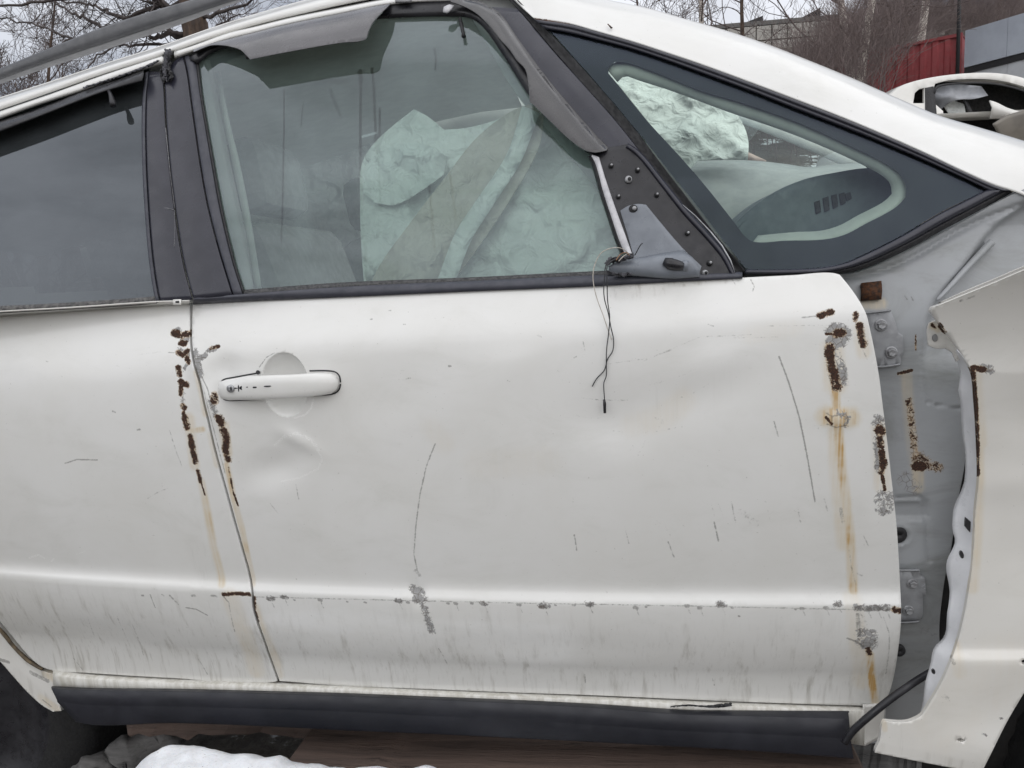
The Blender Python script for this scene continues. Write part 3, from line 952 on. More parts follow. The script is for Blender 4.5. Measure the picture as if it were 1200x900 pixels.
for ln, r, s in [([(76, 543), (90, 538.5), (114, 539)], .6, .8), ([(199, 505), (206, 528), (213, 546)], .5, .6), ([(173, 584), (185, 577), (197, 572)], .4, .5), ([(218, 712), (230, 714), (243, 721)], .7, .9), ([(197, 413), (209, 413.5)], .4, .7), ([(165, 415), (192, 412)], .4, .35), ([(132, 482), (135, 483)], .9, .8), ([(161, 504), (164, 503)], .9, .8), ([(54, 423), (56, 424)], .6, .7),
                 ([(166, 698), (168, 698)], 1, .8), ([(176, 697), (182, 712)], .6, .7), ([(190, 697), (192, 698)], .9, .7), ([(199, 698), (209, 708)], 1, .7), ([(225, 698), (228, 698)], 1.4, .7), ([(248, 698), (254, 699)], 1.4, .7), ([(262, 699), (267, 705)], .8, .8),
                 ([(103, 725), (110, 744)], .6, .5), ([(137, 722), (150, 752)], .6, .5), ([(155, 732), (168, 768)], .6, .5), ([(85, 770), (97, 785)], .6, .6), ([(40, 650), (48, 652)], .5, .2), ([(268, 705), (275, 740)], .6, .6), ([(232, 772), (243, 790)], .7, .6), ([(180, 690), (182, 691)], .5, .5)]:
    st('scuff', ln, r, s, max(.8, r))
st('chalk_highlight', [(34, 654), (45, 650), (52, 654)], 1, .55, 2); st('chalk_highlight', [(60, 658), (63, 655)], .8, .6, 1.5); st('chalk_highlight', [(90, 650), (100, 646)], .8, .45, 2)
st('dirt_shade', [(0, 724), (15, 744), (36, 769), (50, 781)], 3, .9, 4); st('dirt_shade', [(60, 784), (200, 793), (325, 798)], 2.5, .6, 4)
st('dirt_shade', [(230, 640), (300, 790)], 8, .25, 14)
rd_out = [(-75, 374), (0, 368.5), (60, 365), (120, 361.5), (180, 358), (222, 355.5)] + [(x - .9, y) for x, y in SEAM[1:]] + [(322, 799), (200, 794.5), (100, 788.5), (64, 786), (50, 782), (36, 771), (26, 760), (13, 744), (0, 728), (-75, 628)]
rear_door = panel('rear_door', rd_out, SR, M_WHITE, car, 0.010, 0.022, mk, dirt_shade_fn=lambda X, Z: (0.62 + .25 * np.clip((-.55 - X) / .4, 0, 1)) * np.clip((Z_lb(X) - Z) / 0.13, 0, 1) ** .8)  # dirt film, deepened rearward to paint the shade on the lower skin
tag(rear_door, 'white rear door with a rusted front edge')

# --- inner jamb behind the seams so that gaps are dark, and the body side behind the doors
loft('door_jamb', [([(-75, 380), (400, 355), (985, 330)], off(S, 0.05)), ([(-75, 640), (400, 640), (1030, 640)], off(S, 0.05)), ([(0, 750), (400, 795), (1030, 815)], off(S, 0.05))], M_DARK, car, 30)

# --- rocker (sill) under the doors and its front end
def rock(d):
    return lambda X, Z: 0.046 + d + plan(X)


sill_t = [(62, 786), (100, 790), (200, 796), (325, 800.5), (500, 808.5), (700, 816.5), (857, 823.5), (1013, 829)]
sill_m = [(62, 793), (100, 796), (200, 801), (325, 806), (500, 813.5), (700, 821.5), (857, 828.5), (1013, 834)]
sill_b = [(62, 812), (100, 815), (200, 820), (325, 826), (500, 834), (700, 842), (857, 850), (1013, 874)]
def shiftx(c, dx, dy):
    return [(x + dx, y + dy) for x, y in c]


rocker = loft('rocker_sill', [(shiftx(sill_t, 0, -5), rock(0.035)), (sill_t, rock(0.012)), (shiftx(sill_t, 0, 2), rock(0.004)), (sill_m, rock(-0.001)), (sill_b, rock(0.003))], M_SILL, car, 90, 0.004)
loft('rocker_end', [([(1013, 826), (1013.5, 874)], rock(0.002)), ([(1016, 826), (1016.5, 873)], rock(0.010)), ([(1036, 824), (1034, 864)], rock(0.012)), ([(1039, 822), (1036, 862)], rock(0.03))], M_FEND, car, 12, 0.003)

# --- side skirt
def sk(d):
    return lambda X, Z: 0.020 + d + plan(X)


k_t = [(60, 805), (100, 807), (200, 808), (325, 811), (400, 813), (500, 817), (600, 821), (700, 826), (800, 832.5), (880, 833.5), (994, 834)]
k_e = [(61, 808.5), (100, 809.5), (200, 811), (325, 814), (400, 816.5), (500, 820.5), (600, 825), (700, 830.5), (800, 838), (880, 840), (995, 843)]
k_m = [(67, 822), (100, 826), (200, 828), (325, 831.5), (400, 834), (500, 839), (600, 844), (700, 850), (800, 857), (880, 860), (997, 866)]
k_b = [(88, 846), (107, 849.5), (200, 847.5), (325, 852), (400, 856), (500, 860), (600, 865), (700, 870), (800, 875.5), (880, 880), (1000, 889)]
k_u = [(90, 845), (107, 849), (200, 847), (325, 851), (400, 855), (500, 859), (600, 864), (700, 869), (800, 874.5), (880, 879), (1000, 888)]
skirt = loft('side_skirt', [(shiftx(k_t, 1, -1), sk(0.022)), (k_t, sk(0.018)), (shiftx(k_e, 0, -1), sk(0.002)), (k_e, sk(0.0)), (shiftx(k_m, 0, -1.0), sk(0.0065)), (shiftx(k_m, 0, .5), sk(0.0065)), (shiftx(k_b, 0, -1.5), sk(0.001)), (k_b, sk(0.005)), (k_u, sk(0.09))], M_SKIRT, car, 110, 0.003)
ragged_later = [(786, 828), (806, 826.5), (830, 828), (846, 827), (858, 825.5)]

# --- rear quarter lower corner between door and wheel arch
quarter = panel('rear_quarter_panel', [(-75, 632), (0, 733), (13, 749), (26, 765), (36, 775), (50, 786), (64, 790), (66, 808), (70, 826), (72, 833), (62, 834), (50, 827), (33, 812), (14, 791), (0, 775), (-75, 700)],
                off(S, 0.006), M_FEND, car, 0.008, 0.03, [('stain', [(55, 790), (66, 796)], 5, .6, 6), ('dirt_shade', [(-40, 690), (0, 738), (30, 772), (52, 790)], 5, .9, 6), ('scuff', [(36, 788), (56, 798)], 3.0, .75, 1.2), ('scuff', [(50, 820), (60, 828)], .7, .9, 1), ('stain', [(48, 818), (66, 830)], 4, .45, 6), ('scuff', [(0, 773), (10, 776)], 2, .9, 2), ('dirt_shade', [(20, 790), (60, 826)], 6, .4, 8)], edge=0.7)
tag(quarter, 'dirty cream lower quarter panel corner')
V, F = [], []
tube('door_seal', smooth3(P([(-75, 640), (0, 737), (16, 757), (33, 774), (50, 784)], off(S, 0.004)), 5), 0.004, simple('muddy_seal', (0.16, 0.12, 0.07), (0.07, 0.055, 0.04), 60, .8), car, 6)

# --- belt mouldings
loft('belt_moulding', [([(227, 349), (287, 343.5), (400, 335), (550, 328), (713, 320.5), (740, 320), (870, 318)], off(G, 0.012)), ([(227, 349), (287, 344.5), (400, 336.5), (550, 329.5), (713, 322), (740, 321), (870, 319)], off(G, -0.004)),
                       ([(226.5, 351), (287, 347.5), (400, 340), (550, 332.5), (713, 325), (740, 325), (870, 321)], lambda X, Z: np.minimum(G(X, Z), S(X, Z)) - .006), ([(226, 356.5), (300, 352.5), (400, 348), (550, 341.2), (713, 334.4), (740, 332.8), (870, 326)], off(S, -0.005)),
                       ([(226, 357), (300, 353), (400, 348.5), (550, 341.7), (713, 334.9), (740, 333.3), (870, 326.5)], off(S, 0.004))], M_MOULD, front_door, 60, 0.002)
loft('inner_belt_seal', [([(286, 339.5), (400, 331), (550, 325), (713, 317), (740, 316)], off(G, 0.004)), ([(286, 345.5), (400, 337), (550, 330), (713, 322), (740, 321)], off(G, -0.002))], simple('worn_seal', (0.03, 0.03, 0.032), (0.10, 0.10, 0.10), 220, .8, bump=.3), front_door, 50, 0.003)
loft('inner_belt_seal', [([(-75, 361), (0, 358.5), (80, 354.5), (160, 349), (184, 347)], off(G, -0.002)), ([(-75, 366), (0, 363.5), (80, 359.5), (160, 354), (184, 352)], off(G, -0.004)), ([(-75, 373), (0, 367.5), (80, 363), (160, 358), (184, 356)], off(G, 0.004))], simple('worn_seal_dark', (0.05, 0.05, 0.05), (0.16, 0.155, 0.15), 180, .8, bump=.3), rear_door, 40, 0.003)
# bare door-top flange where the rear moulding is missing
loft('door_top_flange', [([(-75, 370.5), (0, 365.5), (80, 361), (160, 355.5), (184, 354), (222, 353)], off(G, -0.006)), ([(-75, 376), (0, 371), (80, 366), (160, 360.5), (222, 357.5)], off(S, 0.0015))], M_FEND, rear_door, 40, 0.002)
box_px = P([(203, 351.5), (212, 351.5), (212, 357), (203, 357)], off(G, -0.008))
loft('clip_tab', [([(202.5, 351), (212, 350.6)], off(G, -0.009)), ([(202.5, 357), (212, 357)], off(G, -0.010))], M_FEND, rear_door, 4, 0.002)
loft('clip_hole', [([(205.5, 352.6), (210, 352.4)], off(G, -0.0098)), ([(205.5, 355), (210, 355)], off(G, -0.0104))], M_RUB, rear_door, 4, 0.0005)

# --- windows
streak = []
for ln, r, s in [([(333, 106), (333, 150), (332, 200), (331, 250), (329.5, 284)], .75, .9), ([(355, 122), (353, 148)], .6, .7), ([(422, 84), (423, 95)], 2.4, .9), ([(423, 90), (422.5, 140), (422.5, 200), (425, 260), (428, 300), (430, 330)], 1.4, .9), ([(436, 80), (438, 100), (440, 150), (441, 180)], 1.3, .9), ([(445, 128), (445, 160), (443, 190), (446, 245)], 1.1, .9),
                 ([(509, 57), (511, 68), (510, 82)], .9, .8), ([(490, 168), (491, 205)], .8, .8), ([(525, 195), (529, 215), (534, 255)], 1.1, .9), ([(503, 218), (506, 250), (509, 292)], 1.1, .9), ([(543, 155), (545, 178)], .9, .8), ([(387, 104), (392, 120), (399, 136)], 1.6, .4), ([(370, 95), (405, 96)], 3, .35)]:
    streak.append(('scuff', ln, r, s, max(.8, r * .6)))
streak += [('chalk_highlight', [(425, 160), (440, 156)], .8, .8, 1.5), ('chalk_highlight', [(345, 200), (352, 230), (356, 290)], 5, .18, 12), ('chalk_highlight', [(600, 180), (560, 250)], 6, .12, 12)]
fw = [(226, 72), (234, 110), (241, 160), (250, 215), (260, 265), (273, 318), (281, 350), (400, 340), (560, 333), (742, 325), (741, 304), (728, 268), (712, 222), (694, 172), (660, 143), (630, 98), (600, 50), (575, 22), (550, 12), (470, 10), (400, 22), (300, 44), (240, 58)]
win_f = panel('window_glass', fw, off(G, 0.006), M_GLASS, front_door, 0.02, 0.004, streak, edge=0)
win_r = panel('window_glass', [(-75, 150), (0, 128), (60, 108), (120, 92), (176, 76), (171, 110), (170, 180), (173, 240), (177, 300), (184, 352), (120, 358), (0, 366), (-75, 372)], off(G, 0.006), M_PRIV, rear_door, 0.03, 0.004,
              [('chalk_highlight', [(10, 262), (40, 245), (90, 238)], 3, .04, 8), ('scuff', [(160, 345), (161, 346)], .8, .8, .8), ('scuff', [(167, 345), (168, 346)], .8, .8, .8)], edge=0)
tag(win_r, 'dark privacy glass of the rear door')

# window frames / rubber
frL_o = [(214, 62), (219, 82), (224, 118), (230, 160), (236, 200), (244, 243), (256, 290), (273, 346)]
frL_i = [(232, 72), (236, 108), (243, 150), (251, 196), (259, 240), (268, 280), (277, 315), (287, 345)]
mid_ = [((a[0] * .35 + b[0] * .65), (a[1] * .35 + b[1] * .65)) for a, b in zip(frL_o, frL_i)]
loft('window_channel', [(frL_o, off(G, 0.002)), (shiftx(frL_o, 1.5, 0), off(G, -0.0035)), (mid_, off(G, -0.004)), (shiftx(mid_, 3, 0), off(G, 0.003)), (frL_i, off(G, 0.004)), (shiftx(frL_i, 1, 0), off(G, 0.012))], M_MOULD, front_door, 40, 0.002)
loft('window_run_seal', [(shiftx(frL_i, -2.5, 0), off(G, 0.001)), (shiftx(frL_i, -.5, 0), off(G, 0.000)), (shiftx(frL_i, 1.2, 0), off(G, 0.0045))], M_RUB, front_door, 40, 0.001)
ftop_u = [(222, 66), (240, 52), (262, 46), (300, 36), (340, 26), (400, 12), (440, 5), (470, 1), (530, -2), (560, 4), (578, 18), (600, 46), (640, 108), (692, 176)]
ftop_l = [(232, 76), (246, 64), (268, 56), (302, 50), (342, 42), (402, 30), (440, 23), (470, 21), (530, 20), (552, 22), (566, 32), (590, 66), (630, 126), (688, 180)]
loft('window_frame_top', [(ftop_u, off(G, -0.002)), (shiftx(ftop_u, 0, 3), off(G, -0.008)), ([(a[0] * .4 + b[0] * .6, a[1] * .4 + b[1] * .6) for a, b in zip(ftop_u, ftop_l)], off(G, -0.006)), (shiftx(ftop_l, 0, -1), off(G, -0.001)), (ftop_l, off(G, 0.008))], M_BLK, front_door, 70, 0.002)
# B pillar covers
def strip(name, a, b, mat, parent, da, db, bow=.002):
    a, b = shiftx(a, da, 0), shiftx(b, db, 0)
    rows = [(a, off(G, .005)), (a, off(G, -.002))]
    for t in (.03, .08, .3, .5, .7, .92, .97):
        rows.append(([(p[0] * (1 - t) + q[0] * t, p[1] * (1 - t) + q[1] * t) for p, q in zip(a, b)], off(G, -.0032 - bow * (1 - (2 * t - 1) ** 2))))
    rows += [(b, off(G, -.002)), (b, off(G, .006))]
    return loft(name, rows, mat, parent, 40, 0.001)


seamB = [(192, 84), (193, 110), (195, 150), (199.5, 200), (205, 245), (211, 285), (217.5, 318), (226.5, 351)]
bl = [(172.5, 84), (169.5, 110), (168.5, 150), (169.5, 200), (172, 245), (176, 295), (180.5, 330), (185, 354)]
rpil = strip('pillar_cover', bl, seamB, M_PIL, rear_door, 2.4, -.9)
loft('pillar_edge_seal', [(shiftx(bl, -2.6, 1), off(G, 0.004)), (shiftx(bl, -2.0, 1), off(G, -0.0045)), (shiftx(bl, 1.4, 0), off(G, -0.0055)), (shiftx(bl, 2.3, 0), off(G, 0.003))], M_MOULD, rear_door, 40, 0.001)
fpo = shiftx(frL_o, -.6, 0)
fpil = strip('pillar_cover', seamB, fpo, M_PIL, front_door, .6, 0)
# scratches and torn sealant on the pillar
M_SCR = simple('pale_scratch', (0.30, 0.30, 0.32), (0.12, 0.12, 0.13), 300, .7)
for ln, r in [([(194, 150), (196, 170), (199, 200)], .0006), ([(199, 201), (203, 230), (204.5, 244)], .0004), ([(186, 243), (196, 244), (204, 246)], .0005), ([(204.5, 246), (205, 270), (204, 290)], .0004)]:
    tube('scratch', smooth3(P(ln, off(G, -0.0046)), 5), r, M_SCR, rpil if ln[0][0] < 190 else fpil, 5)
M_TORN = simple('torn_sealant', (0.10, 0.10, 0.115), (0.02, 0.02, 0.022), 130, .8, bump=.8, bscale=200)


def ragged(name, cpx, yfn, wpx, mat, parent, seed, thick=0.006):
    r = np.random.default_rng(seed)
    c = resample(cpx, 2.0, closed=False)
    d = np.gradient(c, axis=0)
    nn = np.c_[-d[:, 1], d[:, 0]] / (np.hypot(*d.T)[:, None] + 1e-9)
    wd = np.interp(np.arange(len(c)), np.linspace(0, len(c) - 1, len(wpx)), wpx)
    a = c + nn * (wd * (0.6 + 0.7 * r.random(len(c))))[:, None]
    b = c - nn * (wd * (0.6 + 0.7 * r.random(len(c))))[:, None]
    rows = [P(a, off(yfn, 0.001)), P((a + c) / 2, lambda X, Z: yfn(X, Z) - thick * .8), P(c, lambda X, Z: yfn(X, Z) - thick * (1)), P((b + c) / 2, lambda X, Z: yfn(X, Z) - thick * .7), P(b, off(yfn, 0.001))]
    for q in rows[1:4]:
        q += r.normal(0, thick * .25, q.shape)
    return loft3(name, rows, mat, parent, 0.001, smooth=False)


ragged('sill_slot', ragged_later, rock(-.004), [.5, 1.2, .9, 2.2, 2.4], M_RUB, car, 40, .003)  # dark strip laid on the sill to stand for its black slot
ragged('torn_sealant', [(197, 57), (196, 68), (194, 80), (194, 95)], off(G, -0.006), [3.2, 4, 3.6, 2.0], M_TORN, rear_door, 1, .007)
ragged('torn_sealant', [(199, 62), (198, 78), (201, 90), (197, 96)], off(G, -0.010), [1.6, 1.2, 3.0, 1.0], M_RUB, rear_door, 2, .005)
ragged('torn_sealant', [(188, 80), (189, 90), (192, 97)], off(G, -0.006), [.8, 1.4, .8], M_RUB, rear_door, 3, .003)

# --- roof edge: outer band, groove, door-frame lip
rf0 = [(-80, 141), (0, 115), (60, 96), (120, 76), (193, 53), (240, 36), (300, 17), (357, 1), (420, -15), (520, -34), (580, -40)]
rf1 = [(-80, 150), (0, 124), (60, 104), (120, 83), (193, 60), (240, 44), (300, 25), (357, 11), (420, -3), (520, -22), (588, -26)]
rf2 = [(-80, 154), (0, 128.5), (60, 108), (120, 87), (193, 64), (240, 47.5), (300, 29), (357, 15), (420, 1), (520, -16), (590, -19)]
rf3 = [(-80, 157), (0, 131), (60, 110.5), (120, 89), (193, 66), (240, 49.5), (300, 32), (357, 18), (420, 4), (520, -12), (590, -14)]


def GR(d):
    return lambda X, Z: G(X, Z) + d


roof_side = loft('roof_side', [(shiftx(rf0, 0, 1), GR(0.075)), (rf0, GR(0.045)), (shiftx(rf0, 0, 3.5), GR(0.022)), (rf1, GR(-0.002)), (rf2, GR(0.004)), (rf3, GR(0.020))], M_WHITE, car, 90, 0.002)
lp0 = [(-80, 159), (0, 131), (60, 110.5), (120, 89), (190, 66)]
lp1 = [(-80, 163), (0, 135), (48, 119), (104, 101), (140, 88), (192, 68)]
lp2 = [(-80, 168), (0, 140), (48, 123), (104, 105), (140, 91.5), (192, 75)]
loft('door_frame', [(shiftx(lp0, 0, -2), GR(0.018)), (lp0, GR(-0.004)), (lp1, GR(-0.012)), (shiftx(lp2, 0, -1), GR(-0.006)), (lp2, GR(0.004))], M_WHITE, rear_door, 60, 0.002)
lf0 = [(204, 61), (226, 54), (268, 39), (300, 31.5), (336, 22.5), (400, 9.5), (450, 0), (480, -4), (530, -7)]
lf1 = [(204, 64), (226, 58), (268, 44), (300, 36), (336, 27), (400, 14), (450, 4), (480, 1), (535, -2)]
lf2 = [(205, 69), (228, 61), (268, 48), (300, 40), (336, 31), (400, 18), (450, 8), (480, 4), (535, 2)]
loft('door_frame', [(shiftx(lf0, 0, -2), GR(0.018)), (lf0, GR(-0.006)), (lf1, GR(-0.014)), (lf2, GR(-0.006))], M_WHITE, front_door, 60, 0.002)

# --- wind visors (smoked acrylic), broken
rv0 = [(-80, 168), (0, 142), (48, 126), (104, 104), (140, 92), (168, 82)]
rv1 = [(-80, 176), (0, 148), (60, 128), (110, 109), (140, 97.5), (168, 86)]
rv2 = [(-80, 182), (0, 153), (32, 141), (80, 122), (120, 107), (166, 94)]
rvis = loft('wind_visor', [(rv0, GR(-0.004)), (shiftx(rv0, 0, 2), GR(-0.016)), (rv1, GR(-0.026)), (rv2, GR(-0.028))], M_BLK, rear_door, 60, 0.0025)
tag(rvis, 'broken black stub of the rear wind visor')
# torn ragged white sealant along rear visor
ragged('torn_sealant', [(98, 103), (120, 96), (150, 86), (176, 76), (186, 71)], off(G, -0.016), [1.0, 1.2, .9, 1.6, 1.4], M_TORN, rear_door, 5, .004)
clip = P([(127, 105), (130, 112), (132, 120), (133, 124)], GR(-0.024))
tube('visor_clip', clip, [.003, .004, .0062, .0055], M_BLK, rear_door, 8)
fv0 = [(226, 57.5), (246, 51), (270, 44.5), (300, 37), (336, 28), (400, 15), (440, 6.5), (458, 4)]
fv1 = [(226, 58.5), (246, 52), (272, 49), (300, 43), (336, 34), (400, 22), (440, 12), (456, 6)]
fv2 = [(227, 60), (246, 53), (273, 53), (300, 50), (336, 43), (400, 31), (436, 20), (450, 12)]
fv3 = [(227, 61), (246, 53.6), (272, 55.5), (288, 64), (293, 69), (336, 60), (400, 49), (428, 46), (433, 33), (440, 22), (449, 13)]
v0 = P(resample(fv0, 4, closed=False), GR(-.012))
vz = lambda X: np.interp(X, v0[:, 0], v0[:, 2])
fvis = panel('wind_visor', fv0 + [(449, 13), (440, 22), (433, 33), (429, 45), (426, 47), (400, 50), (336, 61), (293, 69.5), (288, 64), (282, 58.5), (272, 55), (258, 52.8), (246, 53.4), (236, 57), (227, 61)],
             lambda X, Z: G(X, Z) - .012 - .032 * (1 - np.exp(-np.clip(vz(X) - Z, 0, None) / .03)), M_VIS, front_door, .01, .0025, edge=.3)
tag(fvis, 'smoked wind visor with a snapped front end')
tube('visor_clip', P([(288, 60), (289.5, 64), (290.5, 68)], GR(-0.028)), [.003, .0042, .0036], M_RUB, front_door, 8)
av0 = [(548, -2), (566, 3), (586, 16), (606, 44), (640, 90), (676, 133), (700, 160), (713, 173)]
av1 = [(540, -1), (560, 7), (578, 22), (598, 50), (632, 98), (668, 140), (694, 166), (710, 175)]
av2 = [(532, 0), (552, 9), (574, 27), (594, 54), (622, 92), (656, 138), (684, 166), (700, 177)]
av3 = [(525, 2), (545, 12), (566, 28), (586, 50), (602, 64), (613, 80), (621, 118), (646, 143), (667, 163), (686, 175.5), (696, 178)]
a0 = P(resample(av0, 5, closed=False), GR(-.008))[:, [0, 2]]


def AV(X, Z):
    d = segdist(np.c_[np.ravel(X), np.ravel(Z)], a0).reshape(np.shape(X))
    return G(X, Z) - .007 - .019 * (1 - np.exp(-d / .010)) - .06 * d


avis = panel('wind_visor', av0 + [(711, 176), (706, 177.5), (696, 178.5), (686, 176), (667, 163), (646, 143), (621, 119), (619, 98), (615.5, 81), (606, 71), (597, 58), (586, 46), (574, 31), (560, 17), (545, 8), (528, 2), (530, -2)], AV, M_VISD, front_door, .008, .0025, edge=.3)
tag(avis, 'scuffed wind visor strip along the windscreen pillar')
loft('visor_clip', [([(520, 8), (526, 5), (532, 6)], GR(-0.022)), ([(519, 13), (524, 14.5), (529, 10)], GR(-0.022))], M_STRIP, front_door, 6, 0.003)
tube('visor_clip', P([(539, 22), (541, 30), (543, 40), (543.5, 43)], GR(-0.004)), [.003, .0035, .003, .0042], M_RUB, front_door, 7)
loft('frame_clip', [([(463, -2), (482, -3)], GR(-0.02)), ([(463, 1.5), (480, 1.5)], GR(-0.02))], M_RAILU, front_door, 4, 0.004)

# --- windscreen pillar: door-frame cover, gap seal
ap_l = [(583, 8), (600, 34), (640, 88), (680, 132), (712, 170), (728, 190), (760, 236), (790, 280), (815, 320)]
ap_r = [(606, 10), (614, 19), (646, 57), (680, 95), (720, 140), (748, 175), (780, 216), (815, 258), (851, 299)]
strip('pillar_cover', ap_l, ap_r, M_PIL, front_door, -9, 0, .0035)
gs_l = [(594, -4), (613, 16), (645, 54), (679, 93), (719, 138), (748, 174), (780, 214), (820, 262), (866, 322)]
gs_r = [(600, -6), (622, 17), (660, 56), (700, 100), (740, 146), (762, 177), (800, 227), (840, 279), (876, 322)]
loft('door_gap_seal', [(gs_l, off(G, 0.010)), ([(a[0] * .5 + b[0] * .5, a[1] * .5 + b[1] * .5) for a, b in zip(gs_l, gs_r)], off(G, 0.016)), (gs_r, off(G, 0.004))], M_RUB, car, 70, 0.002)

# --- mirror mount triangle
mt_out = [(690, 177), (712, 173), (736, 169), (748, 177), (780, 215), (806, 247), (830, 273), (850, 297), (864, 326), (815, 327), (760, 330), (712, 322), (736, 300), (728, 286), (705, 214), (698, 196)]
mt_pts = resample(mt_out, 4)
mirror_base = panel('mirror_mount', mt_out, lambda X, Z: G(X, Z) - 0.010, M_BLK, front_door, 0.012, 0.014, None, edge=0.8)
tag(mirror_base, 'black mirror mount with its mirror torn off')
loft('mount_rim', [([(736, 167.5), (748, 175.5), (780, 213.5), (806, 245.5), (830, 271.5), (850, 295.5), (865, 325)], GR(-0.008)), ([(735, 170), (746.5, 178), (778, 216.5), (804, 249), (828, 275), (848, 299), (862, 326)], GR(-0.016)), ([(733, 173), (744, 181), (775, 219), (801, 252), (825, 278), (845, 302), (858, 326)], GR(-0.010))], M_PIL, front_door, 40, 0.001)
tube('mount_edge', P([(800, 240), (815, 253), (832, 271), (846, 288), (856, 305), (862, 322)], GR(-0.013)), [.0005, .0009, .0013, .0015, .0012, .0006], M_STEEL, front_door, 6)
mount_plate = panel('mount_plate', [(727, 247), (737, 241), (748, 239), (757, 240), (775, 262), (800, 291), (822, 312), (818, 325), (775, 326), (745, 322), (742, 300)], lambda X, Z: G(X, Z) - 0.013, M_GALV, front_door, 0.012, 0.004)
for x, y, r, mt in [(716, 194, .0042, M_RUB), (747, 199, .0042, M_RUB), (769.5, 228, .0042, M_RUB), (724.5, 230, .004, M_RUB), (805.5, 273, .0042, M_RUB), (831.5, 308, .0048, M_RUB), (826, 320, .0052, M_STEEL), (736.5, 210.5, .0062, M_STEEL), (742, 245, .0072, M_RUB)]:
    c = P([(x, y)], GR(-0.0105))[0]
    V, F = [], []
    tube_data([c + np.array([0, .006, 0]), c + np.array([0, -.0035, 0]), c + np.array([0, -.005, 0]), c + np.array([0, -.0052, 0])], [r, r, r * .8, r * .35], 12, V, F)
    b = link('rivet' if r < .006 else 'mount_stud', mesh_from(V, F), mt, front_door)
    V, F = [], []
    c = c + np.array([r * .25, -.0055, r * .1])
    tube_data([c + np.array([0, .003, 0]), c + np.array([0, -.0015, 0]), c + np.array([0, -.002, 0])], [r * .5, r * .5, r * .3], 8, V, F)
    link('rivet_core', mesh_from(V, F), M_STEEL if mt is M_RUB else M_RUB, front_door)
ws = [(694, 181), (702, 184), (706, 198), (711, 214), (722, 246), (733, 276), (740.5, 297)]
wl = [(693, 183), (697, 190), (702, 206), (706, 222), (715, 250), (725, 280), (731.5, 296)]
loft('weather_strip', [(wl, GR(-0.010)), (wl, GR(-0.016)), ([(a[0] * .5 + b[0] * .5, a[1] * .5 + b[1] * .5) for a, b in zip(ws, wl)], GR(-0.018)), (ws, GR(-0.015)), (ws, GR(-0.008))], M_STRIP, front_door, 30, 0.0)
wl2 = shiftx(wl, -4, 0)
loft('window_run_seal', [(shiftx(wl2, -1, 0), GR(0.004)), (shiftx(wl2, 1, 0), GR(-0.012)), (shiftx(wl, 1, 0), GR(-0.014))], M_RUB, front_door, 30, 0.001)
# torn mirror arm
arm = loft('mirror_arm', [([(741, 303), (770, 297), (801, 291), (806, 298)], GR(-0.010)), ([(724, 306), (745, 305), (775, 301), (812, 302)], GR(-0.030)), ([(713, 312), (740, 314), (780, 318), (820, 316)], GR(-0.034)), ([(714, 321), (745, 322.5), (785, 326), (820, 324)], GR(-0.026)), ([(730, 324), (750, 326), (790, 328), (820, 326)], GR(-0.005))], M_GALV, front_door, 24, 0.002)
ragged('torn_plastic', [(710, 310), (716, 306), (724, 304), (732, 302), (742, 300)], GR(-0.034), [2.4, 3.6, 4.2, 3.4, 2], M_TORN, front_door, 11, .010)
ragged('torn_plastic', [(711, 318), (718, 321), (727, 322), (740, 321)], GR(-0.034), [1.4, 1.8, 2.2, 1.4], M_TORN, front_door, 12, .006)
tube('arm_knob', P([(778, 306), (785, 309), (794, 311), (801, 312)], GR(-0.038)), [.006, .0095, .0085, .006], M_BLK, front_door, 12)
tube('arm_knob_boss', P([(799, 311), (806, 312)], GR(-0.034)), [.0085, .0085], M_GALV, front_door, 14)
# loose wires
def wire(pp, r, mat, d0=-0.045):
    q = P([p[:2] for p in pp], flat(0.0))
    p3 = [P([p[:2]], (lambda X, Z, dd=p[2]: S(X, Z) * 0 + dd))[0] for p in pp]
    tube('loose_wire', smooth3(p3, 6), r, mat, front_door, 6)


wire([(738, 298, .005), (728, 291, -.015), (716, 291, -.03), (704, 297, -.035), (696.5, 312, -.035), (695, 328, -.035), (699, 348, -.035), (707, 370, -.034), (713, 388, -.033), (717, 398, -.033)], .0007, M_WIREW)
wire([(727, 301, -.02), (716, 303, -.03), (710, 311, -.038), (708, 330, -.038), (708, 348, -.036), (713, 368, -.034), (716, 384, -.033), (719, 398, -.033), (718, 411, -.033), (712, 421, -.033), (708, 434, -.033), (699, 444, -.032), (694, 453, -.032)], .00085, M_WIREB)
wire([(730, 302, -.02), (720, 304, -.03), (711.5, 312, -.04), (711.5, 332, -.04), (712, 352, -.037), (714.5, 372, -.036), (713, 392, -.035), (711, 408, -.035), (710.5, 424, -.035), (710.5, 440, -.034), (707.5, 450, -.034), (708.5, 468, -.034)], .00085, M_WIREB)
wire([(744, 299, -.01), (750, 288, -.03), (753, 285, -.035)], .0008, M_WIREB); wire([(736, 297, -.01), (731, 300, -.025), (725, 306, -.03)], .0007, M_WIREW); wire([(738, 300, -.01), (734, 296, -.02), (727, 298, -.03), (722, 305, -.034)], .0006, simple('copper_wire', (.38, .2, .1), (.3, .15, .08), 90, .4))
tube('wire_plug', P([(708, 468), (708.5, 473), (708.8, 484)], flat(-.034)), [.0016, .0026, .0022], M_RUB, front_door, 7)

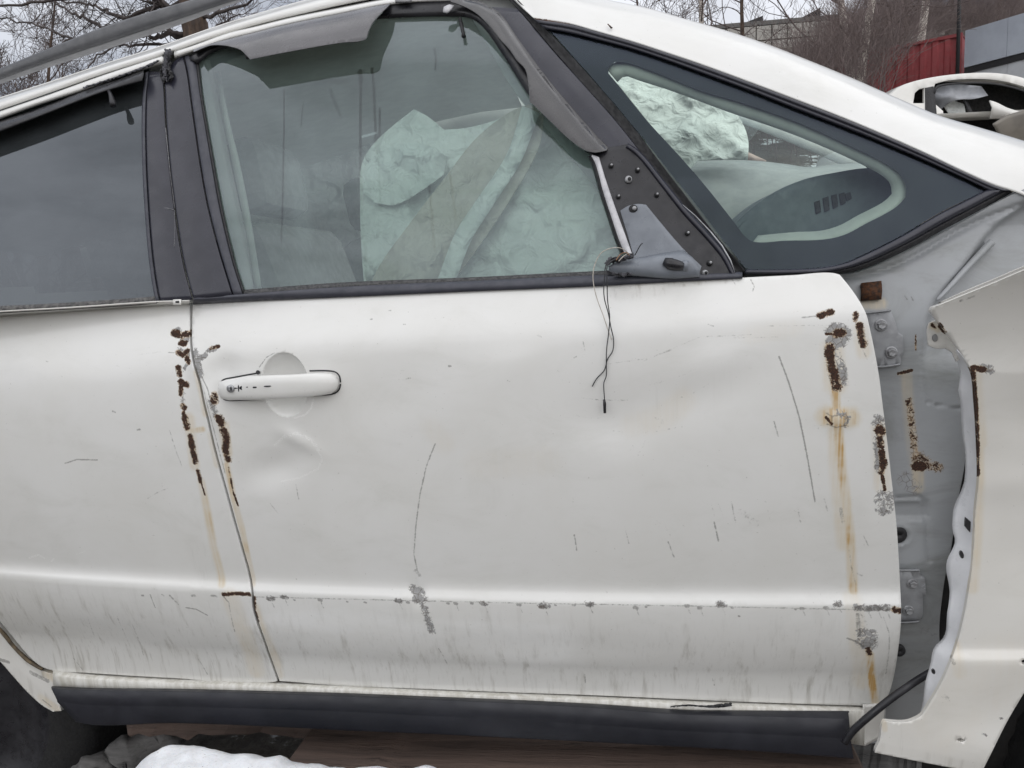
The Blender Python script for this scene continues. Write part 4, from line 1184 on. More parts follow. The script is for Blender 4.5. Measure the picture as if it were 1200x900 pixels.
# --- front quarter window
q_out = [(640, 33), (700, 47), (760, 64), (820, 85), (880, 107), (933, 128), (985, 148), (1033, 167), (1085, 189), (1133, 210), (1157, 222), (1100, 250), (1058, 275), (1010, 299), (990, 308), (962, 314), (920, 316), (876, 316), (848, 282), (820, 245), (790, 208), (760, 170), (730, 133), (700, 98), (668, 62), (650, 42)]
q_in = [(713, 86), (713, 79), (720, 73), (732, 73), (760, 82), (790, 94), (820, 106), (867, 120), (933, 143), (1000, 173), (1040, 193), (1054, 204), (1062, 220), (1061, 231), (1052, 241), (1013, 263), (990, 275), (970, 280), (920, 282), (882, 283), (875, 279), (860, 260), (830, 222), (800, 187), (757, 140), (722, 97)]
qwin = panel('quarter_window', q_out, off(G, 0.000), M_GLASSQ, car, 0.02, 0.004, edge=0)
tag(qwin, 'triangular front quarter window with black border')
panel('glass_border', q_out, off(G, 0.0045), M_FRIT, qwin, 0.02, 0.0, holes=[q_in], edge=0.0)
tu_o = [(626, 22), (668, 28), (700, 37), (740, 48.5), (780, 61.5), (820, 75), (880, 97), (933, 117), (985, 137), (1033, 157), (1085, 180), (1133, 203), (1170, 219), (1184, 223)]
tu_i = [(640, 34.5), (668, 39.5), (700, 47.5), (740, 58), (780, 71), (820, 85.5), (880, 107.5), (933, 128.5), (985, 148.5), (1033, 167.5), (1085, 189.5), (1133, 211), (1150, 219.5), (1157, 223)]
def lerpc(a, b, t):
    return [(p[0] * (1 - t) + q[0] * t, p[1] * (1 - t) + q[1] * t) for p, q in zip(a, b)]


loft('window_trim', [(tu_o, GR(0.004)), (lerpc(tu_o, tu_i, .08), GR(-0.006)), (lerpc(tu_o, tu_i, .38), GR(-0.008)), (lerpc(tu_o, tu_i, .46), GR(-0.003)), (lerpc(tu_o, tu_i, .55), GR(-0.006)), (lerpc(tu_o, tu_i, .88), GR(-0.005)), (tu_i, GR(0.002))], M_PIL, qwin, 80, 0.001)
tl_i = [(1155, 222), (1130, 235.5), (1100, 250.5), (1058, 275.5), (1010, 299.5), (990, 308), (962, 313.5), (920, 315.5), (874, 315.5)]
tl_o = [(1184, 223), (1140, 246), (1106, 264), (1062, 288), (1016, 309.5), (992, 316.5), (964, 320.5), (920, 322.5), (872, 322.5)]
loft('window_trim', [(tl_i, GR(0.002)), (lerpc(tl_i, tl_o, .12), GR(-0.005)), (lerpc(tl_i, tl_o, .6), GR(-0.008)), (lerpc(tl_i, tl_o, .7), GR(-0.002)), (tl_o, GR(0.008))], M_PIL, qwin, 60, 0.001)
tl_s = [(1186, 226), (1142, 250), (1108, 268), (1064, 292), (1018, 313), (994, 320), (964, 323.5), (920, 325.5), (868, 326)]
loft('trim_gap', [(lerpc(tl_i, tl_o, .66), GR(0.004)), (tl_o, GR(0.004)), (tl_s, GR(0.014))], M_RUB, car, 60, 0.001)

# --- white windscreen pillar up to its skyline edge
wp0 = [(594, -14), (606, 2)] + tu_o + [(1200, 229), (1240, 246)]
wp4 = [(560, -34), (640, -18), (714, 0), (760, 9), (800, 21), (850, 35), (900, 52), (950, 71), (1000, 92), (1050, 114), (1100, 137), (1163, 143 + 19), (1184, 171), (1200, 176), (1240, 190)]
wp4 = [(548, -42), (600, -28), (640, -18), (714, 0), (760, 9.5), (800, 21), (850, 35.5), (900, 52), (950, 71.5), (1000, 92), (1050, 114), (1100, 135), (1150, 150), (1200, 165), (1240, 178)]
n0 = resample(wp0, 3, closed=False); n4 = resample(wp4, 3, closed=False)
def arc(c, n):
    d = np.r_[0, np.cumsum(np.hypot(*np.diff(c, axis=0).T))]
    t = np.linspace(0, d[-1], n)
    return np.c_[np.interp(t, d, c[:, 0]), np.interp(t, d, c[:, 1])]


n0, n4 = arc(n0, 90), arc(n4, 90)
A0 = P(n0, GR(-0.002))
rowsW = [P(n0, GR(0.012)), A0]
for t, dy in [(.05, .003), (.2, .010), (.4, .021), (.6, .035), (.8, .057), (.94, .082), (1.0, .108), (.99, .13)]:
    c = n0 * (1 - t) + n4 * t
    rowsW.append(P(c, lambda X, Z, dd=dy: np.interp(X, A0[:, 0], A0[:, 1]) + dd))
wpil = loft3('windscreen_pillar', rowsW, M_WHITE, car, 0.002)
tag(wpil, 'white windscreen pillar with a rusty patch')
ragged('rust_patch', [(627, 22), (640, 24), (655, 26), (668, 28)], GR(-0.001), [1.4, 2.0, 1.8, .8], M_RUSTM, car, 21, .0015)
for p in [[(690, 31), (693, 34)], [(712, 28), (717, 33)]]:
    ragged('paint_chip', p, lambda X, Z: np.interp(X, A0[:, 0], A0[:, 1]) + .006, [.8, 1.2], M_RUSTM, car, int(p[0][0]), .001)

# --- roof skin and windscreen
CY = 0.88
e_roof = P(arc(resample([(-430, 262), (-300, 216), (-160, 168), (-80, 141), (0, 115), (60, 96), (120, 76), (193, 53), (240, 36), (300, 17), (357, 1), (420, -15), (520, -30)], 3, closed=False), 40), GR(0.06))
tops = [e_roof]


def roofz(X):
    return np.interp(X, e_roof[:, 0], e_roof[:, 2])


for s in (0.02, .08, .2, .35, .5, .65, .8, .92, .98, 1.0):
    q = e_roof.copy()
    q[:, 1] = e_roof[:, 1] + s * 2 * (CY - e_roof[:, 1])
    q[:, 2] = e_roof[:, 2] + 0.06 * (1 - (2 * s - 1) ** 2) - 0.012
    tops.append(q)
loft3('roof_skin', tops, M_WHITE, car, 0.002)
e_ws = rowsW[-2]
wsr = []
for s in (0.0, .1, .3, .5, .7, .9, 1.0):
    q = e_ws.copy()
    q[:, 1] = e_ws[:, 1] + 0.01 + s * 2 * (CY - e_ws[:, 1] - 0.01)
    bow = (1 - (2 * s - 1) ** 2)
    q[:, 0] += 0.10 * bow
    q[:, 2] += 0.035 * bow - 0.006
    wsr.append(q)
loft3('windscreen', wsr, M_WSCR, car)

fr_ = [np.vstack([e_roof, e_ws[::6]]) for _ in range(2)]
for q in fr_:
    q[:, 1] = 2 * CY - q[:, 1] + .02
fr_[0][:, 2] -= .015
fr_[1][:, 2] -= .14
fr_[1][:, 1] += .03
loft3('far_roof_side', fr_, M_GARN, car, .004)
# --- roof rail
RY = 0.40
ra = [(-90, 116), (0, 80), (60, 55.5), (117, 33), (165, 17), (213, 3), (300, -22), (380, -42), (460, -56), (520, -58), (560, -46)]
rb = [(-90, 130), (0, 93), (70, 68), (140, 45), (210, 22), (277, 0), (330, -15), (390, -31), (460, -44), (516, -46), (552, -36)]
rc = [(-90, 136), (0, 99), (70, 75), (143, 52), (215, 27.5), (287, 0), (335, -11), (390, -26), (460, -38), (512, -40), (548, -30)]
rail = loft('roof_rail', [(shiftx(ra, 0, 2), flat(RY + .05)), (ra, flat(RY + .012)), (lerpc(ra, rb, .12), flat(RY + .002)), (lerpc(ra, rb, .8), flat(RY - .002)), (rb, flat(RY + .004))], M_RAIL, car, 80, 0.003)
loft('rail_underside', [(rb, flat(RY + .0045)), (lerpc(rb, rc, .5), flat(RY + .010)), (rc, flat(RY + .022)), (shiftx(rc, 0, -1), flat(RY + .05))], M_RAILU, car, 80, 0.003)
for x, y in ((500, -60), (-150, 152)):
    c = at(x, y, RY + .03)
    box('rail_foot', (c.x - .05, RY, c.z - .09), (c.x + .05, RY + .05, c.z + .015), M_RAIL, car, bev=.01)

# --- front inner pillar (grey), seen where the fender has come away
z_400 = P([(1040, 400)], flat(.06))[0][2]


def grv(px, depth, wid):
    ln = P(resample(px, 6, closed=False), flat(0.06))[:, [0, 2]]

    def fn(X, Z):
        shp = np.shape(X)
        d = segdist(np.c_[np.ravel(X), np.ravel(Z)], ln).reshape(shp)
        return depth * np.exp(-0.5 * (d / wid) ** 2)
    return fn


g1 = grv([(990, 326), (1020, 322), (1050, 313), (1080, 300), (1120, 278), (1160, 258), (1240, 228)], .007, .0035)
g2 = grv([(1078, 400), (1080, 440), (1084, 470), (1095, 474), (1130, 478)], .0015, .0015)
g3 = grv([(1050, 583), (1075, 581), (1084, 588), (1086, 640), (1088, 656)], .003, .003)
lineR = P(resample([(1083, 420), (1087, 390), (1090, 375), (1110, 345), (1145, 305), (1175, 272), (1200, 252), (1245, 222)], 6, closed=False), flat(.06))[:, [0, 2]]
rec = P([(1066, 598)], flat(.06))[0]
holeA = P([(1053, 627)], flat(.06))[0]


def BF(X, Z):
    X = np.asarray(X, float); Z = np.asarray(Z, float)
    Y = 0.055 + 0.045 * np.clip((Z - z_400 - .02) / .16, 0, 1) ** 1.3 + 0.22 * np.clip(.5 - Z, 0, 1)
    Y = Y + g1(X, Z) + g2(X, Z) + g3(X, Z)
    xr = np.interp(Z, lineR[:, 1], lineR[:, 0])
    Y = Y + 0.022 / (1 + np.exp(-np.clip((X - xr) / .004, -50, 50))) * (1 / (1 + np.exp(-np.clip((Z - lineR[0, 1]) / .01, -50, 50))))
    q = ((X - rec[0]) / .028) ** 4 + ((Z - rec[2]) / .014) ** 4
    Y = Y + .006 / (1 + q ** 2)
    q = ((X - holeA[0]) ** 2 + (Z - holeA[2]) ** 2) / .020 ** 2
    Y = Y - .004 * np.exp(-q ** 2) + .010 * np.exp(-(q * 2.2) ** 3)
    return Y


pm = [('rust', [(1074, 546), (1080, 547)], 4.2, 1, 3), ('rust', [(1053, 438), (1060, 436), (1068, 434)], 1.3, 1, 1), ('rust', [(1066, 470), (1068, 490), (1071, 515), (1073, 540)], 1.2, .45, 5), ('rust', [(1072, 530), (1090, 545), (1100, 548)], 2, .38, 7),
      ('stain', [(1062, 440), (1068, 520), (1076, 560)], 3, .35, 6), ('stain', [(1076, 552), (1076, 572)], 4, .7, 5), ('stain', [(1014, 355), (1032, 356)], 4, .6, 5), ('rust', [(1053, 402), (1055, 408)], 1, .7, 1), ('scuff', [(1060, 346), (1063, 351)], .5, .8, .7), ('scuff', [(1068, 348), (1070, 352)], .5, .8, .7),
      ('rust', [(1073, 393), (1073, 410)], .5, .6, .8), ('dirt_shade', [(1060, 735), (1085, 745)], 10, .3, 8), ('scuff', [(1080, 738), (1094, 742)], 3, .4, 4), ('chip', [(1060, 560), (1070, 572)], 5, .35, 8)]
pillar = panel('hinge_pillar', [(975, 322), (1000, 320), (1060, 294), (1120, 264), (1186, 228), (1245, 204), (1320, 180), (1320, 360), (1180, 440), (1133, 474), (1131, 540), (1122, 590), (1115, 640), (1107, 680), (1101, 730), (1100, 770), (1090, 800), (1080, 850), (1060, 870), (1000, 872), (1000, 700), (990, 500), (970, 380)],
               BF, M_GREY, car, 0.006, 0.02, pm)
tag(pillar, 'bare grey hinge pillar behind the missing fender')
tube('pillar_lip', smooth3(P([(1098, 352), (1112, 337), (1130, 317), (1150, 296), (1162, 284)], off(BF, -.010)), 5), [.001] + [.003 + .004 * i / 20 for i in range(20)], M_GREY, car, 8)
for x, y, r in ((1052.5, 627, .0145), (1054, 763, .011)):
    c = P([(x, y)], off(BF, -.008))[0]
    V, F = [], []
    tube_data([c + np.array([0, .02, 0]), c + np.array([0, .001, 0]), c + np.array([0, -.001, 0]), c], [r, r, r * .8, r * .3], 18, V, F)
    link('grommet', mesh_from(V, F), M_RUB, car)
c = P([(1009.5, 331.5), (1033, 329), (1033, 351), (1010, 352.5)], off(BF, -.008))
loft3('rusty_bracket', [np.array([c[0], c[1]]), (np.array([c[0], c[1]]) * .5 + np.array([c[3], c[2]]) * .5) - np.array([0, .004, 0]), np.array([c[3], c[2]])], M_RUSTM, car, 0.008)


def hinge(outl, flange, bolts, slots):
    h = panel('hinge_plate', outl, off(BF, -.010), M_HINGE, car, 0.02, 0.010, step=3, edge=.8)
    for a in flange:
        loft('hinge_flange', [(a, off(BF, -.013)), (shiftx(a, 0, 1.4), off(BF, -.018)), (shiftx(a, 0, 3), off(BF, -.012))], M_HINGE, h, 8, 0.001)
    for bx, by, r in bolts:
        c = P([(bx, by)], off(BF, -.0105))[0]
        V, F = [], []
        tube_data([c + np.array([0, .002, 0]), c + np.array([0, -.0015, 0]), c + np.array([0, -.0025, 0])], [r, r, r * .86], 20, V, F)
        b = len(V)
        tube_data([c + np.array([0, -.001, 0]), c + np.array([0, -.007, 0]), c + np.array([0, -.008, 0]), c + np.array([0, -.0072, 0])], [r * .68, r * .68, r * .58, r * .3], 6, V, F)
        o = link('bolt', mesh_from(V, F, False), M_STEEL, h)
    return h


hinge([(1013, 368), (1044, 364.5), (1049, 377), (1053, 390), (1058.5, 393), (1059, 414), (1055.5, 418), (1056, 427), (1020, 430), (1016, 400)], [[(1012, 366), (1028, 364), (1044, 362)], [(1022, 429), (1040, 428), (1055, 425.5)]], [(1032, 381, .0098), (1044, 413, .0098)], 0)
hinge([(1050, 671), (1078, 669), (1079, 675.5), (1083.5, 677), (1085.5, 697), (1081.5, 700), (1081, 721), (1077, 730), (1050, 730)], [[(1050, 667), (1064, 667), (1078, 667)], [(1050, 728), (1064, 728), (1077, 727)]], [(1069, 684, .0090), (1064, 715, .0090)], 0)

# dark cavity behind the loose fender
loft('wheel_liner', [([(1100, 420), (1330, 330)], flat(.12)), ([(1095, 600), (1330, 600)], flat(.16)), ([(1080, 780), (1330, 700)], flat(.18)), ([(1030, 880), (1330, 860)], flat(.22)), ([(1030, 930), (1330, 930)], flat(.26))], M_DARK, car, 12, 0.003)

# --- loose front fender
zA, zB, zC = [P([(1160, y)], flat(-.03))[0][2] for y in (432, 610, 765)]
ff_b = dgauss([(1190, 640, .006, .05, .05, .6), (1100, 830, -.006, .04, .03, 0), (1160, 560, -.003, .05, .02, 0), (1140, 790, .004, .03, .05, -.5), (1190, 480, .004, .04, .03, 0)])


def FF(X, Z):
    Z = np.asarray(Z, float)
    v = Z - zB
    Y = -0.035 - 0.52 * np.clip(v, 0, zA - zB) ** 2 - .25 * np.clip(Z - zA, 0, None) * 0
    Y = Y - 2.6 * np.clip(Z - zA, 0, None) ** 2
    Y = Y + 0.010 / (1 + np.exp(-np.clip((Z - zC) / .004, -50, 50))) - .010 + .05 * np.clip(zC - Z, 0, None)
    return Y + ff_b(X, Z) + .05 * np.clip(X - .72, 0, None)


fm = [('rust', [(1140, 432), (1142, 455), (1144, 480), (1145.5, 520), (1145.5, 556)], 1.5, .95, 1.5), ('rust', [(1141, 431), (1152, 433)], 2.2, .9, 2), ('chip', [(1150, 431), (1161, 434)], 3, .9, 2.5), ('rust', [(1140, 487), (1143, 495)], 1.8, .9, 1.5), ('rust', [(1100, 380), (1106, 388)], 1.2, .8, 1.5),
      ('stain', [(1146, 500), (1147, 560), (1145, 620), (1140, 690)], 3, .45, 6), ('stain', [(1142, 436), (1149, 520)], 4, .3, 6), ('scuff', [(1126, 352.5), (1128, 352)], 1, .8, 1), ('scuff', [(1133, 350), (1142, 347)], 1, .6, 1), ('scuff', [(1115, 770), (1118, 778)], 1.4, .7, 2), ('stain', [(1118, 756), (1125, 790)], 4, .35, 6),
      ('scuff', [(1105, 815), (1112, 820)], 1.5, .35, 4), ('chip', [(1152, 860), (1156, 862)], 1, .8, 1), ('chip', [(1172, 842), (1174, 842)], .8, .8, 1), ('dirt_shade', [(1030, 876), (1150, 900)], 4, .4, 6), ('dirt_shade', [(1040, 850), (1060, 870)], 8, .2, 10), ('stain', [(1100, 850), (1180, 780)], 20, .10, 30), ('stain', [(1036, 846), (1037, 855)], 2, .6, 2)]
f_out = [(1090, 364), (1092, 360), (1098, 358), (1130, 345), (1165, 331), (1200, 316), (1250, 297), (1330, 270), (1330, 660), (1260, 720), (1225, 772), (1200, 812), (1180, 846), (1163, 880), (1150, 906), (1100, 897), (1025, 882), (1026, 878), (1031, 867), (1034, 848), (1036, 845), (1062, 846), (1074, 842), (1080, 838), (1088, 826), (1100, 806), (1112, 781), (1121, 756),
         (1130, 720), (1137, 680), (1141, 640), (1143, 600), (1147, 560), (1146, 520), (1143, 470), (1139, 436), (1131, 421), (1118, 401), (1104, 383)]
fender = panel('front_fender', f_out, FF, M_FEND, car, 0.008, 0.006, fm, holes=[[(1122, 866), (1126, 865.5), (1130, 866.5), (1131, 868), (1127, 869.5), (1122, 868.5)], [(1197, 774), (1201, 772.5), (1205, 775), (1203, 779), (1198, 778.5)]], edge=0.8, step=3.5)
tag(fender, 'cream front fender bent loose at its rear edge')
loft('fender_lip', [([(1096, 359), (1130, 345), (1165, 331), (1200, 316), (1250, 297)], off(FF, .0)), ([(1099, 356.5), (1130, 343.4), (1165, 329), (1200, 314), (1250, 295)], off(FF, .012)), ([(1100, 355), (1130, 341.5), (1165, 327), (1200, 312), (1250, 293)], off(FF, .006)), ([(1101, 354), (1130, 340.5), (1165, 326), (1200, 311), (1250, 292)], off(FF, .03))], M_FEND, fender, 40, 0.0015)
fe = [(1121, 410), (1131, 422), (1139, 436), (1143, 470), (1146, 520), (1147, 560), (1143, 600), (1141, 640), (1137, 680), (1130, 720), (1121, 756), (1112, 781), (1100, 806), (1088, 826), (1080, 838)]
fl = [(1119, 413), (1121, 425), (1123, 440), (1126, 470), (1127, 510), (1129, 541), (1126, 575), (1117, 600), (1115, 622), (1118, 632), (1111, 660), (1113, 690), (1108, 725), (1104, 748), (1094, 760), (1088, 780), (1081, 808), (1077, 836)]
na, nb = arc(resample(fe, 3, closed=False), 80), arc(resample(fl, 3, closed=False), 80)
rr = np.random.default_rng(3)
rows = []
for t in (0, .06, .3, .55, .8, 1.0):
    wob = .004 * np.sin(np.linspace(0, 30, 80) + 2 * t) * t
    jag = np.c_[np.interp(np.arange(80), np.arange(0, 80, 4), np.random.default_rng(6).normal(0, 1.3, 20)), np.zeros(80)] * t ** 2
    base = P(na * (1 - t) + nb * t + jag, lambda X, Z, tt=t: FF(X, Z) + .0006 + .034 * tt ** .8)
    base[:, 1] += wob
    rows.append(base)
flange = loft3('fender_flange', rows, simple('white_flange_paint', (.74, .75, .77), (.66, .67, .69), 20, .4, coat=.4), fender, 0.0012)


def spot(name, x, y, rx, ry, yf, mat, parent, ang=0.0):
    a = np.linspace(0, 2 * math.pi, 15)[:-1]
    p = [(x + rx * math.cos(t) * math.cos(ang) - ry * math.sin(t) * math.sin(ang), y + rx * math.cos(t) * math.sin(ang) + ry * math.sin(t) * math.cos(ang)) for t in a]
    return panel(name, p, yf, mat, parent, .05, .001, step=2, edge=0)


spot('flange_hole', 1127, 650, 2.2, 4.6, off(FF, .007), M_RUB, fender, -.35)
panel('flange_hole', [(1131, 606), (1137.5, 612), (1137, 624), (1130.5, 616)], off(FF, .006), M_RUB, fender, .05, .001, step=3, edge=0)
spot('flange_hole', 1094, 787, 1.8, 3.2, off(FF, .012), M_RUB, fender, -.4)
tab = panel('fender_tab', [(1087, 386), (1089.5, 378.5), (1096, 376), (1103, 382), (1112, 394), (1121, 409), (1126, 420), (1121, 424), (1116, 413), (1108, 408), (1098, 408.5), (1088, 404.5)], off(FF, .022), M_FEND, fender, .008, .002, [('stain', [(1091, 381), (1100, 386)], 2, .9, 3), ('rust', [(1101, 382), (1108, 390)], 1.2, .9, 1), ('rust', [(1092, 380), (1096, 385)], .7, .7, 1)])
spot('tab_hole', 1096, 396, 3, 4, off(FF, .020), M_STEEL, fender)

# --- black hose across the gap
tube('hose', smooth3([P([p[:2]], flat(p[2]))[0] for p in [(990, 870, .01), (1000, 856, .005), (1020, 838, 0), (1045, 818, 0), (1062, 806, .005), (1080, 794, .02), (1105, 780, .04)]], 6), .0062, M_BLK, car, 10)

# --- front door handle
def handle():
    xs = np.array([258, 260, 264, 272, 285, 298, 312, 330, 350, 366, 380, 390, 395, 397.5])
    top = np.interp(xs, [258, 260, 264, 272, 298, 330, 364, 385, 392, 396, 398], [453, 448.5, 445.5, 443.5, 438.5, 437, 435.7, 435.5, 437, 441, 446])
    bot = np.interp(xs, [258, 260, 264, 272, 305, 340, 368, 388, 394, 397, 398], [457, 462.5, 466.5, 468, 466.5, 464, 462.5, 461.5, 458.5, 453, 449])
    dep = np.interp(xs, [258, 264, 285, 298, 312, 350, 370, 385, 398], [.004, .012, .016, .020, .027, .029, .024, .015, .004])
    a = np.linspace(0, 2 * math.pi, 19)[:-1]
    secs = []
    for x, t, b, d in zip(xs, top, bot, dep):
        c = P([(x, (t + b) / 2)], S)[0]
        h = abs(P([(x, t)], S)[0][2] - P([(x, b)], S)[0][2]) / 2
        th = .009 if 300 < x < 368 else .013
        ring = []
        for q in a:
            cz, cy = math.sin(q), math.cos(q)
            f = lambda v: math.copysign(abs(v) ** .72, v)
            ring.append(c + np.array([0, -d + .004 - f(cy) * th * (.5 + .5 * min(1, h / .016)), f(cz) * h]))
        secs.append(np.array(ring))
    rows = [np.array([s[k] for s in secs]) for k in range(len(a))]
    return loft3('door_handle', rows, M_WHITE, front_door, closed=True, caps=True)


hd = handle()
def handle_y(d):
    return lambda X, Z: S(X, Z) - d


spot('handle_gap', 302, 436.5, 2.2, 2.2, handle_y(.004), M_RUB, front_door)
for cv in ([(257, 457), (258.5, 449), (263, 444.5), (275, 442), (300, 437.5)], [(258, 461), (262, 467.5), (270, 469.3), (290, 468.6), (306, 467.6)], [(363, 434.6), (380, 434.3), (392, 435.6), (397.5, 440.5), (399, 448)], [(399, 450), (397.5, 456), (393, 460.5), (384, 462.6), (368, 463.6)]):
    tube('handle_gasket', smooth3(P(cv, handle_y(.0006)), 5), .0013, M_RUB, front_door, 6)
c = P([(270, 455.5)], handle_y(.0265))[0]
V, F = [], []
tube_data([c + np.array([0, .008, 0]), c + np.array([0, -.0005, 0]), c + np.array([0, -.0016, 0]), c + np.array([0, -.0012, 0]), c + np.array([0, .003, 0])], [.0068, .0068, .0060, .0050, .0046], 18, V, F)
link('key_lock', mesh_from(V, F), M_STEEL, front_door)
spot('key_slot', 270.5, 455.5, .8, 2.6, handle_y(.0285), M_RUB, front_door)
for x, y, rx, ry in [(285, 454.6, 4.6, 2.6), (279.5, 455, .9, 4), (292, 453.6, 4, .7), (299, 454, 3, .9), (305, 453, 5, .6), (313, 452.8, 4, .5), (276.5, 455, 2.4, .5)]:
    dd = float(np.interp(x, [264, 285, 298, 312], [.012, .016, .020, .027])) + (.0112 if x < 300 else .0072)
    spot('handle_chip', x, y, rx, ry, handle_y(dd), M_BLK, front_door, -.05)

# --- wheels
def wheel(cx, cy, cz, rad=.315, wid=.20, name='wheel'):
    root = empty(name, (cx, cy, cz))
    root.parent = car
    root.location = Vector((cx, cy, cz)) - Vector(car.location)
    prof = [(-.44, .62), (-.50, .68), (-.54, .80), (-.52, .90), (-.46, .965), (-.38, .992), (-.2, 1.0), (0, 1.003), (.2, 1.0), (.38, .992), (.46, .965), (.52, .90), (.54, .80), (.44, .62)]
    n = 72
    rows = []
    for u, v in prof:
        a = np.linspace(0, 2 * math.pi, n + 1)
        r = rad * v * np.ones(n + 1)
        if v > .985:
            r = r - .006 * ((np.arange(n + 1) % 2) == 0)
        rows.append(np.c_[cx + r * np.cos(a), np.full(n + 1, cy + u * wid), cz + r * np.sin(a)])
    t = loft3('tyre', rows, M_TYRE, root)
    rows = []
    for u, v in [(-.46, .66), (-.44, .60), (-.36, .56), (-.30, .30), (-.34, .18), (-.36, .02)]:
        a = np.linspace(0, 2 * math.pi, 41)
        rows.append(np.c_[cx + rad * v * np.cos(a), np.full(41, cy + u * wid), cz + rad * v * np.sin(a)])
    loft3('rim', rows, M_BLK, root)
    return root


xe = at(107, 845, .21).x
wheel(xe - .33, .32, .05, .33)
wheel(1.22, .22, .05)
# wheel housing
a = np.linspace(0.05, math.pi, 24)
hx = xe - .36
rows = []
for y in (.21, .46):
    rows.append(np.c_[hx + .37 * np.cos(a), np.full(24, y), .33 + .37 * np.sin(a)])
loft3('wheel_housing', rows, M_DARK, car, .003, flipn=True)
loft3('wheel_housing', [np.c_[hx + .37 * np.cos(a), np.full(24, .461), .33 + .37 * np.sin(a)], np.c_[hx + .01 * np.cos(a), np.full(24, .462), .33 + .01 * np.sin(a)]], M_DARK, car)
# --- under-floor and far side of the shell
box('floor_pan', (-2.0, .30, .28), (1.0, 1.50, .31), M_DARK, car)
box('cross_member', (-.5, .2, .215), (-.42, 1.5, .30), M_DARK, car, bev=.01)
box('cross_member', (.42, .2, .225), (.5, 1.5, .30), M_RUSTM, car, bev=.01)
bm = bmesh.new()
for lo, hi in [((-2.25, 1.70, .33), (.95, 1.76, 1.02)), ((-1.0, 1.60, 1.02), (-.85, 1.68, 1.40)), ((-2.3, .1, .33), (-2.24, 1.7, 1.05)), ((.93, .13, .33), (.99, 1.7, .93))]:
    box_data(bm, lo, hi)
me = bpy.data.meshes.new('far')
bm.to_mesh(me); bm.free()
link('far_side_shell', me, M_FEND, car)
# --- rear quarter beyond the frame (body side, tail)
loft3('rear_body_side', [np.array([[x, .02 + .03 * ((x + 1.1) / 1.2) ** 2, z] for x in np.linspace(-2.1, -1.16, 12)]) for z in (.72, .85, 1.0)] + [np.array([[x, float(G(0, 1.02 + t * (roofz(x) - 1.04))) + .025, 1.02 + t * (roofz(x) - 1.04)] for x in np.linspace(-2.05, -1.16, 12)]) for t in (.03, .5, .97)], M_WHITE, car, .003)

# ------------------------------------------------------------------ cabin seen through the glass
rc_ = np.random.default_rng(5)


def folds(seed, n=16, amp=.012, s0=.02, s1=.10, box_=(-.3, .5, 1.0, 1.45), ang0=None, sharp=False):
    r = np.random.default_rng(seed)
    it = []
    for i in range(n):
        cx, cz = r.uniform(box_[0], box_[1]), r.uniform(box_[2], box_[3])
        a = r.uniform(0, math.pi) if ang0 is None else ang0 + r.normal(0, .35)
        it.append((cx, cz, a, r.uniform(s0, s0 * 2) * .55, r.uniform(s1 * .6, s1 * 1.6), amp * r.uniform(.5, 1.2) * (1 if i % 3 else -1)))

    def fn(X, Z):
        D = 0 * X
        for cx, cz, a, w1, w2, h in it:
            u, v = X - cx, Z - cz
            p, q = u * math.cos(a) + v * math.sin(a), -u * math.sin(a) + v * math.cos(a)
            D = D - h * np.exp(-(np.abs(q) / w1 if sharp else .5 * (q / (w1 * 1.3)) ** 2) - .5 * (p / w2) ** 2)
        return D
    return fn


fo1 = folds(11, 60, .018, .024, .11)
fo1b = folds(16, 60, .010, .009, .06)
fo1c = folds(18, 40, .006, .012, .09, sharp=True)
curtain = panel('curtain_airbag', [(424, 192), (432, 176), (446, 160), (462, 146), (485, 128), (500, 136), (520, 152), (545, 150), (580, 141), (623, 121), (660, 130), (700, 180), (742, 290), (748, 330), (600, 340), (428, 348), (424, 300), (422, 240)], lambda X, Z: G(X, Z) + np.maximum(.105 + fo1(X, Z) + fo1b(X, Z) + fo1c(X, Z), .070), M_CLOTH, car, .010, .004)
fo2 = folds(12, 26, .016, .018, .14, ang0=.95)
panel('curtain_airbag', [(620, 122), (600, 130), (560, 160), (520, 210), (480, 262), (440, 320), (430, 350), (520, 345), (560, 290), (600, 230), (632, 170), (638, 132)], lambda X, Z: G(X, Z) + .052 + .6 * np.maximum(fo2(X, Z), -.02) + .5 * fo1c(X, Z), M_TAN, car, .010, .004)
loft('airbag_strap', [([(612, 124), (594, 180), (560, 232), (535, 270), (510, 335)], lambda X, Z: G(X, Z) + .030), ([(623, 128), (603, 184), (570, 236), (545, 275), (522, 337)], lambda X, Z: G(X, Z) + .0285), ([(632, 133), (611, 188), (578, 240), (553, 280), (531, 338)], lambda X, Z: G(X, Z) + .031)], M_CLOTH, car, 40, .002)
fo4 = folds(14, 16, .016, .018, .05, (-.25, -.05, 1.15, 1.35))
panel('airbag_pouch', [(427, 196), (445, 178), (470, 168), (500, 170), (524, 184), (520, 205), (490, 226), (462, 240), (440, 238), (426, 226)], lambda X, Z: G(X, Z) + np.maximum(.050 + fo4(X, Z) + fo1b(X, Z) + fo1c(X, Z), .022), M_CLOTH, car, .010, .004)
loft('seat_belt', [([(252, 84), (262, 140), (272, 190), (284, 250), (298, 338)], lambda X, Z: G(X, Z) + .10), ([(257, 84), (268, 140), (280, 190), (292, 250), (306, 338)], lambda X, Z: G(X, Z) + .095)], M_GARN, car, 30, .002)
loft('pillar_garnish', [([(225, 70), (236, 130), (250, 210), (270, 300), (280, 350)], lambda X, Z: G(X, Z) + .05), ([(240, 70), (252, 130), (268, 210), (288, 300), (298, 350)], lambda X, Z: G(X, Z) + .075), ([(246, 70), (258, 130), (274, 210), (294, 300), (304, 350)], lambda X, Z: G(X, Z) + .13)], M_GARN, car, 20, .002)
